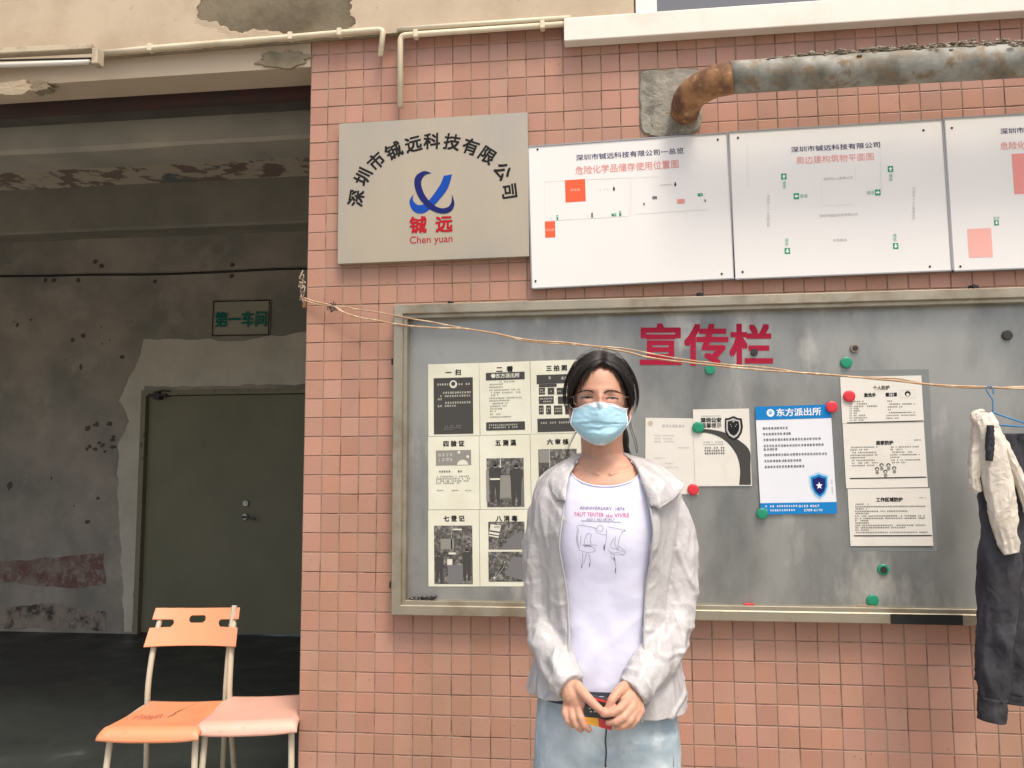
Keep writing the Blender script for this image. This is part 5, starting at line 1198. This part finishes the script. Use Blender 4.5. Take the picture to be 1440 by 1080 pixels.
# ---- mask
ML = [(568, 806.5), (575, 806), (583, 804.5), (592, 803), (598, 804), (606, 811), (614, 818), (621, 828), (625.5, 838)]
MR = [(568, 881.5), (577, 881), (585, 882), (592, 882.5), (598, 881.5), (606, 876), (613, 870), (620, 861), (625.5, 850)]
mb = MB(); nu, nv = 44, 40
def medge(T, v):
    c = catmull(T, 200); return c[int(v * 199)][1]
cl, crr = catmull(ML, nv + 1), catmull(MR, nv + 1)
for j in range(nv + 1):
    v = j / nv
    for i in range(nu + 1):
        u = i / nu; x = lerp(cl[j][1], crr[j][1], u); y = lerp(cl[j][0], crr[j][0], u)
        c = 1 - abs(2 * u - 1)
        if v < .35: y += (1 - v / .35) * (7.0 * (1 - smooth01(c * 1.6)) - .2 - (2.0 if abs(u - .485) < .08 else 2.0 * math.exp(-((abs(u - .485) - .08) / .05) ** 2)))
        dx = (2 * u - 1)
        Ym = HC.y - .020 - .082 * math.sqrt(max(0, 1 - (dx * .93) ** 2)) ** .9 + .034 * smooth01((v - .72) / .28) + .010 * (1 - v)
        Ym -= .012 * math.exp(-(dx / .28) ** 2) * math.exp(-((v - .22) / .25) ** 2)
        # pleats: each layer overlaps the one below
        for pv, am in ((.40, .0042), (.56, .0036), (.72, .0028)):
            pvv = pv + .05 * (1 - c) * (1 if pv < .5 else -1) + .015 * math.sin(u * 9 + pv * 20); q = v - pvv
            Ym += am * (smooth01((q + .012) / .024)) * (.5 + .7 * c) - am * (.5 + .7 * c) * smooth01((q + .012) / .16)
        Ym += .0016 * nz((x * .12, y * .2, 0), 1.2) + .0018 * math.sin(dx * 7 + v * 10) * smooth01((v - .3) * 3)
        h = hit(x, y)
        if h is not None: Ym = min(Ym, h.y - .0030)
        mb.v.append(W(x, y, Ym))
for j in range(nv):
    for i in range(nu): mb.f.append((j * (nu + 1) + i, (j + 1) * (nu + 1) + i, (j + 1) * (nu + 1) + i + 1, j * (nu + 1) + i + 1)); mb.m.append(1 if (j < 2 or j >= nv - 2) else 0)
mk_ = mb.build('face_mask', [M['maskb'], M['maskw']], per, True)
G = lambda i, j: mb.v[j * (nu + 1) + i]
edge = MB(); edge.tube([G(i, 0) for i in range(nu + 1)], .0011, 6); edge.tube([G(i, nv) for i in range(nu + 1)], .0011, 6); edge.tube([G(0, j) for j in range(nv + 1)], .0013, 6); edge.tube([G(nu, j) for j in range(nv + 1)], .0013, 6)
edge.build('mask_binding', M['maskw'], mk_, True)
st = MB(); st.add([G(i, j) + V((0, -.0006, 0)) for j in (1, 4) for i in range(16, 29)], [(i, 13 + i, 13 + i + 1, i + 1) for i in range(12)]); st.build('nose_strip', M['maskw'], mk_, True)
for sx, i, ex in ((-1, 0, 800.5), (1, nu, 887.5)):
    a_, b2_ = G(i, 1), G(i, int(nv * .55)); e0 = W(ex, 566, -1.06); e1 = W(ex, 583, -1.05)
    for A_, B_ in ((a_, e0), (b2_, e1)): MB().tube([V(p) for p in catmull([tuple(A_), tuple(lerp(A_, B_, .5) + V((sx * .003, -.004, -.001))), tuple(B_)], 10)], .0010, 5).build('ear_loop', M['maskw'], mk_, True)
# ---- hair
def hdir(v): v = V(v); return v.normalized()
mb = MB(); idx = {}
def face_region(p):
    q = p - CAM; x = 720 + FPX * q.dot(RX) / q.dot(FX); y = 540 - FPX * q.dot(UX) / q.dot(FX)
    if p.y > HC.y - .015: return False
    if y > 575: return True
    # hairline seen from the front
    t = (x - 845) / 38.0
    hl = 516 + 10 * abs(t) ** 1.3 + (24 * smooth01((abs(t) - .55) / .45)) if abs(t) < 1 else 700
    return y > hl
NL, NT = 96, 70
for j in range(NT + 1):
    ph = math.pi * j / NT
    for i in range(NL):
        th = 2 * math.pi * i / NL; d = (math.sin(ph) * math.cos(th), math.sin(ph) * math.sin(th), math.cos(ph))
        g = .006 + .008 * max(0, abs(d[0]) - .2) + .003 * max(0, d[2])
        mb.v.append(headpt(d, g))
for j in range(NT):
    for i in range(NL):
        i2 = (i + 1) % NL; q = (j * NL + i, (j + 1) * NL + i, (j + 1) * NL + i2, j * NL + i2); c = sum((mb.v[k] for k in q), V()) / 4
        if face_region(c) or c.z < HC.z - .055: continue
        mb.f.append(q); mb.m.append(0)
hr = mb.build('hair', M['haircap'], per, True)
rq = random.Random(21); st = MB()
def strand(d0, dc, d1, g0, g1, g2, r, tail=None, n=14, segs=4):
    pts = []
    for k in range(n):
        t = k / (n - 1); d = hdir(V(d0) * (1 - t) ** 2 + V(dc) * 2 * t * (1 - t) + V(d1) * t * t); g = g0 * (1 - t) ** 2 + g1 * 2 * t * (1 - t) + g2 * t * t
        pts.append(headpt(tuple(d), g))
    if tail: pts += tail
    rs = [r * (.5 + .7 * math.sin(math.pi * min(1, (k + 1) / len(pts)) ** .7)) for k in range(len(pts))]
    st.tube(pts, rs, segs)
for q in range(1500):
    sx = -1 if q % 2 else 1; s_ = rq.random() ** 1.2     # 0 front .. 1 crown
    d0 = hdir((.13 + rq.gauss(0, .015), lerp(-.62, .25, s_), lerp(.80, .98, s_)))
    if sx < 0: dc = (-1.10 + rq.gauss(0, .03), lerp(-.86, .25, s_) + rq.gauss(0, .04), lerp(.58, .75, s_) + rq.gauss(0, .04))
    else: dc = (1.12 + rq.gauss(0, .03), lerp(-.72, .25, s_) + rq.gauss(0, .04), lerp(.62, .75, s_) + rq.gauss(0, .04))
    d1 = (sx * (.80 - .35 * rq.random()), lerp(.50, .9, s_ * .6 + rq.random() * .4), -.25 - .35 * rq.random())
    strand(d0, dc, d1,   .0075 + rq.random() * .003, .0095 + .010 * rq.random(), .010 + .006 * rq.random(), .0007 + .0006 * rq.random())
for q in range(420):
    sx = -1 if q % 2 else 1; d0 = hdir((.13 + rq.gauss(0, .012), -.66 + rq.gauss(0, .03), .78)); dc = (sx * (.80 + rq.gauss(0, .08)), -1.02 + rq.gauss(0, .05), .72 + rq.gauss(0, .04))
    strand(d0, dc, (sx * .95, .35 + .3 * rq.random(), .0 - .3 * rq.random()), .0060 + .002 * rq.random(), .009 + .006 * rq.random(), .012 + .007 * rq.random(), .0008)
# a few loose hairs on the temples and flyaways
for q in range(46):
    sx = -1 if q % 2 else 1; d0 = hdir((.13 + rq.gauss(0, .02), -.60, .80)); dc = (sx * (1.02 + rq.gauss(0, .06)), -.98 + rq.gauss(0, .08), .50 + rq.gauss(0, .08)); d1 = (sx * .95, -.30 + rq.gauss(0, .12), -.10 - .2 * rq.random())
    strand(d0, dc, d1, .008, .016 + .008 * rq.random(), .012 + .014 * rq.random(), .0005)
for q in range(40):
    a = rq.uniform(-1, 1); d0 = hdir((a * .6, -.4, .85)); strand(d0, (a, rq.uniform(-.6, 0), .9), (a * 1.3, .0, .3 * rq.random()), .012, .022 + .008 * rq.random(), .020, .0003)
for q in range(90):
    sx = -1 if q % 2 else 1; t = rq.random(); d0 = hdir((.13 + sx * .75 * t, -.66 - .12 * t, .78 - .35 * t)); d1 = hdir((.13 + sx * (.72 * t + .26 + .1 * rq.random()), -.80 - .1 * t, .56 - .40 * t - .15 * rq.random()))
    strand(d0, tuple((V(d0) + V(d1)) / 2 + V((sx * .05, -.03, .05))), d1, .007, .007 + .006 * rq.random(), .002 + .005 * rq.random(), .00035)
for q in range(110):
    a = rq.choice((-1, 1)) * rq.uniform(.75, 1.1); b0 = rq.uniform(-.15, .4); d0 = hdir((a * .8, b0, .8)); strand(d0, (a * 1.1, b0 - .1, .7), (a * 1.35, b0 - .05, .1 - .5 * rq.random()), .012, .024 + .006 * rq.random(), .022 + .006 * rq.random(), .00028)
st.build('strands', M['hair'], hr, True)
pt = MB()
for q in range(170):
    j1, j2 = rq.gauss(0, 3.2), rq.gauss(0, 4.5); b_ = rq.uniform(-.03, .03)
    pts = [V(W(868 + j1, 590, -1.0 + b_)), W(875 + j1, 606, -1.005 + b_), W(878 + j1 * .9, 622, -1.01 + b_), W(880 + j2, 642, -.985 + b_)]
    pt.tube([V(p) for p in catmull([tuple(p) for p in pts], 10)], [.0014] * 8 + [.0009, .0004], 4)
for q in range(9):
    j1 = rq.uniform(-2, 3); pts = [W(884 + j1, 590, -1.03), W(887 + j1, 606, -1.06), W(892 + j1 * 1.4, 622, -1.07), W(895 + j1 * .6, 637, -1.07)]
    pt.tube([V(p) for p in catmull([tuple(p) for p in pts], 10)], .00035, 4)
for q in range(6):
    j1 = rq.uniform(-2, 2); pts = [W(811 + j1, 605, -1.06), W(805 + j1, 616, -1.08), W(798 + j1 * 1.5, 630, -1.08), W(796 + j1, 644, -1.07)]
    pt.tube([V(p) for p in catmull([tuple(p) for p in pts], 10)], .00035, 4)
pt.build('ponytail', M['hair'], hr, True)
# ---- T-shirt
def wr1(p, s, a, sx=1.0, sz=1.0): return a * (1 - 2 * abs(noise.noise(V((p.x * s * sx, p.y * s, p.z * s * sz)))))
mb = MB(); nth, nv = 140, 130
def shirt_pt(th, py):
    p = tsurf(th, py, 0.0); nr = V((math.cos(th) / 1.0, math.sin(th), 0)).normalized()
    z = p.z; a = 0
    low = smooth01((py - 760) / 160)
    a += .0035 * low * (noise.noise(V((p.x * 16 + p.z * 6, 1, p.z * 9)))) + .0045 * low * (1 - 2 * abs(noise.noise(V((p.x * 9 - p.z * 10, 3, p.z * 8)))))
    a += .0016 * noise.noise(V((p.x * 30, 5, p.z * 14)))
    # drag folds from the bust and at the hem
    a += .004 * smooth01((py - 900) / 60) * math.sin(p.x * 70 + 3 * noise.noise(V((p.x * 8, 0, p.z * 8))))* .6
    return p + nr * a
def neck0(th):
    c, s_ = math.cos(th), math.sin(th)
    if s_ < 0:
        q_ = abs(c) ** EX / .80; return lerp(648, 683, (1 - q_ ** 2.2) if q_ < 1 else 0)
    return 648 - 4 * s_
for i in range(nv + 1):
    for k in range(nth):
        th = 2 * math.pi * k / nth; p0 = neck0(th); mb.v.append(shirt_pt(th, lerp(p0, 981 + 2 * math.sin(th * 3), (i / nv))))
for i in range(nv):
    for k in range(nth): k2 = (k + 1) % nth; mb.f.append((i * nth + k, (i + 1) * nth + k, (i + 1) * nth + k2, i * nth + k2)); mb.m.append(0)
sh_v, sh_f = list(mb.v), list(mb.f)
tee = mb.build('t_shirt', M['shirt'], per, True); md = tee.modifiers.new('thick', 'SOLIDIFY'); md.thickness = .0015; md.offset = -1
MB().tube([mb.v[k % nth] + V((0, -.001, -.001)) for k in range(nth + 1)], .0022, 6, cap=False).build('collar_rib', M['shirt'], tee, True)
MB().tube([mb.v[(nv - 5) * nth + k % nth] + V((0, -.0006, 0)) for k in range(nth + 1)], .0007, 5, cap=False).build('hem_stitch', M['shirt'], tee, True)
sbv = BVHTree.FromPolygons(sh_v, sh_f)
prm = MB(); pmats = [I['mauve'], I['pinkred'], I['grey']]
def onshirt(pts, fs, m):
    out = []
    for x, y in pts:
        h = hit(x, y, .0012, sbv); out.append(h if h is not None else W(x, y, -1.16))
    prm.add(out, fs, m)
def stext(t, cx, cy, hpx, wpx, m, slope=0):
    vs, fs, x0, x1, y0, y1 = text2d(t); k_ = hpx / .72; kx = wpx / (x1 - x0)
    onshirt([(cx + (x - (x0 + x1) / 2) * kx, cy - (y - .36) * k_ + slope * (x - (x0 + x1) / 2) * kx) for x, y in vs], fs, m)
kS = K(780, 670, 7.2)
stext('ANNIVERSARY  1874', *kS(480, 322), 4.6, 63, 0, .03); stext('FAUT TENTER', *kS(350, 383), 6.0, 41, 1, .03); stext('de', *kS(553, 395), 5.2, 9.5, 1); stext('VIVRE', *kS(680, 392), 6, 21, 1)
stext('NO 1 AU 28 JALT', *kS(470, 434), 3.2, 39, 0, 0)
rq = random.Random(3)
for q in range(34): x, y = kS(268 + q * 12, 450 + q * .4); onshirt([(x, y - .6), (x + 1.0, y - .6), (x + 1.0, y + .5), (x, y + .5)], [(0, 3, 2, 1)], 2)
def sline(pts, w_=.42, m=2, n=14):
    c = catmull([kS(*p) for p in pts], n); 
    for a_, b2_ in zip(c[:-1], c[1:]):
        dx, dy = b2_[0] - a_[0], b2_[1] - a_[1]; l = math.hypot(dx, dy) or 1; ox, oy = -dy / l * w_ / 2, dx / l * w_ / 2
        onshirt([(a_[0] + ox, a_[1] + oy), (a_[0] - ox, a_[1] - oy), (b2_[0] - ox, b2_[1] - oy), (b2_[0] + ox, b2_[1] + oy)], [(0, 1, 2, 3)], m)
for l in ([(220, 520), (262, 492), (430, 525)], [(262, 492), (400, 520), (430, 570), (520, 595)], [(535, 508), (710, 545), (680, 560)], [(525, 530), (522, 640), (505, 730)], [(230, 520), (222, 640), (240, 720)], [(245, 530), (232, 640), (250, 730)], [(265, 600), (260, 700)],
          [(340, 570), (310, 620), (300, 680)], [(340, 570), (370, 590), (360, 640), (370, 680)], [(275, 700), (340, 690), (430, 700)], [(240, 740), (330, 770), (410, 755), (390, 720), (290, 690)], [(285, 770), (280, 850), (270, 930)], [(320, 780), (305, 850), (280, 900)], [(345, 775), (360, 850), (355, 900)],
          [(690, 555), (650, 640), (640, 740)], [(620, 600), (610, 680), (640, 750)], [(540, 740), (600, 790), (700, 790), (715, 770), (640, 740), (560, 720)], [(560, 780), (640, 770), (700, 800)], [(600, 790), (615, 870), (620, 960)], [(570, 810), (600, 840), (610, 860)], [(640, 700), (720, 760)], [(600, 620), (560, 700)]): sline(l)
for l in ([(300, 705), (340, 700), (370, 708)], [(500, 690), (508, 735)], [(495, 715), (505, 750)], [(600, 820), (605, 850)], [(352, 880), (356, 915)], [(615, 930), (617, 980)], [(275, 900), (273, 925)], [(705, 540), (712, 552)]): sline(l, 1.1, 0, 5)
sline([(460 + 32 * math.cos(a * .628), 525 + 30 * math.sin(a * .628)) for a in range(11)], .4)
prm.build('chest_print', pmats, tee)
# ---- jeans
X0 = W(852, 1000, -1.08).x; ZW = W(852, 965, -1.12).z
def prow(z, x, y, a, b_): return (x, y, z, a, b_)
hip = sweep([prow(ZW, X0, YT, .150, .105), prow(ZW - .05, X0, YT, .163, .114), prow(ZW - .12, X0, YT, .172, .120), prow(ZW - .17, X0, YT + .004, .172, .118), prow(ZW - .205, X0, YT + .01, .165, .105)], 30, 48, .0025, (3, 3), 1, 2.5)
legs = [hip]
for s_ in (-1, 1):
    legs.append(sweep([prow(ZW - .12, X0 + s_ * .084, YT, .085, .108), prow(ZW - .22, X0 + s_ * .088, YT - .004, .0855, .104), prow(ZW - .36, X0 + s_ * .090, YT, .078, .085), prow(.46, X0 + s_ * .092, YT - .004, .064, .070), prow(.28, X0 + s_ * .094, YT + .004, .060, .064), prow(.10, X0 + s_ * .096, YT + .012, .062, .066), prow(.055, X0 + s_ * .097, YT + .012, .063, .068)], 70, 44, .005, (6, 1.6), s_ * 7, 2.3))
jn, jb = fuse('jeans', legs, .0045, M['jeans'], per, 3, .5, lambda v, n: .0018 * (1 - 2 * abs(noise.noise(V((v.x * 14 + v.z * 9, v.y * 8, v.z * 18))))))
mb = MB(); c = [hit(852 + .6 * math.sin(k), 1018 + k * 5, .0006, jb) for k in range(0, 13)]; c = [q for q in c if q]; M['seam_shade'] = mat('dark_seam_gap_shade', (.05, .06, .07), .9)
mb.tube(c, [.0012] + [.0020] * (len(c) - 2) + [.0026], 6); mb.build('fly_and_gap_shade', M['seam_shade'], jn, True)  # dark line: fly seam, plus painted shade for the narrow gap between the legs
for s_ in (-1, 1):
    c = [hit(852 + s_ * x, y, .0004, jb) for x, y in ((99, 1004), (98, 1020), (97, 1040), (96, 1060), (95, 1078))]; c = [q for q in c if q]
    if len(c) > 2: MB().tube(c, .0012, 5).build('side_seam', M['jeans'], jn, True)
wb = MB(); n = 80
for z in (ZW - .012, ZW + .012, ZW + .030):
    for k in range(n): th = 2 * math.pi * k / n; c_, s2 = math.cos(th), math.sin(th); wb.v.append(V((X0 + .150 * math.copysign(abs(c_) ** .8, c_), YT + .1085 * math.copysign(abs(s2) ** .8, s2), z)))
wb = MB(); zc_ = W(850, 985, -1.15).z
for z in (zc_ - .016, zc_, zc_ + .018):
    for k in range(n): th = 2 * math.pi * k / n; c_, s2 = math.cos(th), math.sin(th); wb.v.append(V((X0 + .1635 * math.copysign(abs(c_) ** .8, c_), YT + .1205 * math.copysign(abs(s2) ** .8, s2), z)))
for i in range(2):
    for k in range(n): k2 = (k + 1) % n; wb.f.append((i * n + k, (i + 1) * n + k, (i + 1) * n + k2, i * n + k2)); wb.m.append(0)
wb.build('waistband', M['waist'], jn, True)
# shoes
M['shoe'] = mat('white_shoe', (.62, .61, .58), .6); M['sole'] = mat('shoe_sole', (.5, .49, .46), .8)
for s_ in (-1, 1):
    x = X0 + s_ * .10; sp_ = chain([V((x, YT + .05, .045)), V((x, YT - .02, .05)), V((x + s_ * .008, YT - .10, .038)), V((x + s_ * .014, YT - .155, .03))], [.040, .040, .040, .027]) + [cone(V((x, YT + .03, .05)), .036, V((x, YT + .02, .10)), .038)]
    o, _ = fuse('shoe', sp_, .005, M['shoe'], per, 3, .5, lambda v, n: 0 if v.z > .012 else 0)
    mb = MB(); mb.box(x - .040, YT - .17, .0, x + .044, YT + .088, .018, 0, .008); mb.build('sole', M['sole'], o, True)
# ---- jacket: open shell, sleeves, hood, one garment
OL = [(648, 806), (670, 799), (700, 795), (740, 793), (780, 792), (820, 795), (860, 799), (900, 801), (940, 800), (985, 797)]
OR = [(648, 893), (670, 904), (700, 912), (740, 914), (780, 912), (820, 909), (860, 906), (900, 903), (940, 903), (1000, 903)]
def at(T, py):
    for a_, b2_ in zip(T[:-1], T[1:]):
        if py <= b2_[0]: return lerp(a_[1], b2_[1], (py - a_[0]) / (b2_[0] - a_[0]))
    return T[-1][1]
jo = MB(); nu, nv = 150, 110; OFF = .013
def jflare(py): return .020 * smooth01((py - 860) / 120)
edgeL, edgeR = [], []
for side in (0, 1):
    for i in range(nv + 1):
        t = i / nv
        for k in range(nu + 1):
            u = k / nu; bot = lerp(1003, 980, smooth01(u)) if True else 990
            py = lerp(643, bot, t); off = OFF + jflare(py) * (.35 + .65 * abs(math.cos(math.pi * u)) * 0 + .3)
            thR = theta_at(at(OR, py), py, off) if k in (0,) or k == 0 else None
            if k == 0: row_thR = theta_at(at(OR, py), py, off); row_thL = theta_at(at(OL, py), py, off)
            th = lerp(row_thR, row_thL + 2 * math.pi, u)       # right edge -> round the back -> left edge
            p = tsurf(th, py, off); nr = V((math.cos(th), math.sin(th), 0))
            a_ = .006 * (1 - 2 * abs(noise.noise(V((th * 2.6, p.z * 3.0 + th, 2))))) * smooth01((py - 660) / 80) + .004 * noise.noise(V((th * 6, p.z * 7, 7)))
            a_ += .006 * math.exp(-(min(u, 1 - u) / .02) ** 2) * math.sin(p.z * 22)
            jo.v.append(p + nr * (a_ - (.0065 if side else 0)))
            if side == 0 and k == 0: edgeR.append(p + nr * (a_ + .002))
            if side == 0 and k == nu: edgeL.append(p + nr * (a_ + .002))
nn = (nv + 1) * (nu + 1)
for i in range(nv):
    for k in range(nu):
        q = (i * (nu + 1) + k, (i + 1) * (nu + 1) + k, (i + 1) * (nu + 1) + k + 1, i * (nu + 1) + k + 1); jo.f.append(q); jo.f.append(tuple(nn + a_ for a_ in reversed(q))); jo.m += [0, 0]
ring = [k for k in range(nu + 1)] + [i * (nu + 1) + nu for i in range(1, nv + 1)] + [nv * (nu + 1) + k for k in range(nu - 1, -1, -1)] + [i * (nu + 1) for i in range(nv - 1, 0, -1)]
for a_ in range(len(ring)): b2_ = ring[(a_ + 1) % len(ring)]; jo.f.append((ring[a_], b2_, nn + b2_, nn + ring[a_])); jo.m.append(0)
PX2 = PXM
def sl(rows): return [(*W(x, y, Y), a_ * PX2, b_) for x, y, Y, a_, b_ in rows]
slL = sweep(sl([(787, 676, -1.03, 13, .038), (776, 694, -1.03, 20, .050), (766, 724, -1.03, 24, .055), (760, 770, -1.03, 25, .056), (759, 820, -1.03, 24, .052), (762, 862, -1.04, 23.5, .050), (769, 900, -1.085, 25, .047), (784, 935, -1.14, 25, .044), (797, 959, -1.180, 22, .036), (802, 966, -1.19, 20, .031)]), 120, 60, .0045, (9, 1.1), 3, 2.0)
slR = sweep(sl([(914, 676, -1.03, 13, .038), (927, 694, -1.03, 21, .050), (942, 724, -1.03, 26, .055), (953, 770, -1.03, 27, .058), (954, 820, -1.03, 28, .056), (948, 862, -1.04, 30, .056), (935, 903, -1.085, 31, .052), (913, 940, -1.14, 29, .047), (894, 966, -1.180, 23.5, .038), (887, 974, -1.19, 21, .032)]), 120, 60, .0050, (9, 1.1), 8, 2.0)
def strip(I_, O_, bulge, n=46, m_=16, thick=.008):
    A, B = catmull(I_, n), catmull(O_, n); mb = MB(); A = [W(*p) for p in A]; B = [W(*p) for p in B]
    for side in (0, 1):
        for i in range(n):
            for k in range(m_ + 1):
                t = k / m_; p = lerp(A[i], B[i], t); up = V((0, -.45, .9)); p = p + up * (bulge * math.sin(math.pi * t) + .004 * noise.noise(V((i * .35, t * 3, 4))) - (thick if side else 0)); mb.v.append(p)
    nn = n * (m_ + 1)
    for i in range(n - 1):
        for k in range(m_):
            q = (i * (m_ + 1) + k, (i + 1) * (m_ + 1) + k, (i + 1) * (m_ + 1) + k + 1, i * (m_ + 1) + k + 1); mb.f.append(q); mb.f.append(tuple(nn + a_ for a_ in reversed(q))); mb.m += [0, 0]
    ring = [k for k in range(m_ + 1)] + [i * (m_ + 1) + m_ for i in range(1, n)] + [(n - 1) * (m_ + 1) + k for k in range(m_ - 1, -1, -1)] + [i * (m_ + 1) for i in range(n - 2, 0, -1)]
    for a_ in range(len(ring)): b2_ = ring[(a_ + 1) % len(ring)]; mb.f.append((ring[a_], b2_, nn + b2_, nn + ring[a_])); mb.m.append(0)
    return mb
hoodmb = strip([(797, 706, -1.160), (799, 678, -1.140), (806, 655, -1.105), (818, 641, -1.05), (849, 632, -.985), (880, 640, -1.05), (894, 654, -1.105), (905, 680, -1.140), (914, 712, -1.160)],
               [(783, 704, -1.145), (774, 684, -1.125), (772, 664, -1.07), (794, 650, -.985), (850, 642, -.90), (914, 650, -.985), (948, 668, -1.06), (963, 684, -1.125), (928, 716, -1.155)], .007)
def jpost(v, n):
    a = abs(noise.noise(V((v.x * 11 + v.z * 5, v.y * 9, v.z * 3.2)))); b = abs(noise.noise(V((v.x * 8 - v.z * 12 + 3, v.y * 6, v.z * 9 + v.x * 5))))
    low = smooth01((1.12 - v.z) / .18)
    return .0042 * (1 - min(1, a * 5)) * (1 - .4 * low) + .0048 * (1 - min(1, b * 6)) * (.25 + .75 * low) - .002
jk, jkb = fuse('jacket', [jo, slL, slR, hoodmb], .0034, M['jacket'], per, 2, .5, jpost)
for pts in ([(915, 716), (930, 712), (948, 700), (962, 686), (960, 676)], [(799, 700), (800, 680), (806, 660), (815, 648)], [(909, 700), (903, 680), (894, 660), (886, 648)], [(785, 700), (776, 688), (772, 674)]):
    c = [hit(x, y, .0003, jkb) for x, y in catmull(pts, 14)]; c = [q for q in c if q is not None]
    if len(c) > 3: MB().tube(c, .0010, 5).build('hood_seam', M['jacket'], jk, True)
M['zip'] = mat('grey_zip_tape', (.40, .40, .40), .6)
for E_, nm in ((edgeL, 'zip'), (edgeR, 'zip')):
    MB().tube([p + V((0, -.003, 0)) for p in E_[8:]], .0022, 6).build(nm, M['zip'], jk, True)
for pts in ([(783, 976), (793, 970.5), (805, 962), (817, 950)], [(872.5, 958), (883, 969), (894, 980), (905, 990)]):
    c = [hit(x, y, .0004, jkb) for x, y in catmull(pts, 12)]; c = [q for q in c if q is not None]
    if len(c) > 3: MB().tube(c, .0009, 5).build('cuff_seam', M['jacket'], jk, True)
# ---- thing in her hands
cd = empty('card_case', W(842, 1003, -1.232), 'small black, yellow and red card case held between the clasped hands', 'card case')
mb = MB(); mb.box(-.034, -.004, -.032, .034, .004, .030, 0, .003)
mt = Matrix.Translation(W(843, 1000, -1.229)) @ Matrix.Rotation(math.radians(13), 4, 'Y')
mb.v = [mt @ v for v in mb.v]; mb.build('case', M['cardk'], cd)
def cq(pts, m_, nm, dy=-.0046): MB().add([mt @ V((x, dy, z)) for x, z in pts], [tuple(range(len(pts)))]).build(nm, m_, cd)
cq([(-.034, -.032), (.006, -.032), (.000, -.014), (-.034, -.020)], M['cardy'], 'yellow_corner'); cq([(.0065, -.032), (.034, -.032), (.034, -.014), (.001, -.014)], M['cardr'], 'red_corner'); cq([(-.034, .022), (.034, .022), (.034, .027), (-.034, .027)], M['cardr'], 'red_edge')
for a_, b2_ in ((-.024, .0), (-.018, .004), (-.020, -.006), (-.012, -.004)): cq([(a_, b2_), (a_ + .005, b2_ + .001), (a_ + .004, b2_ + .003), (a_, b2_ + .002)], I['cream'], 'white_mark', -.005)
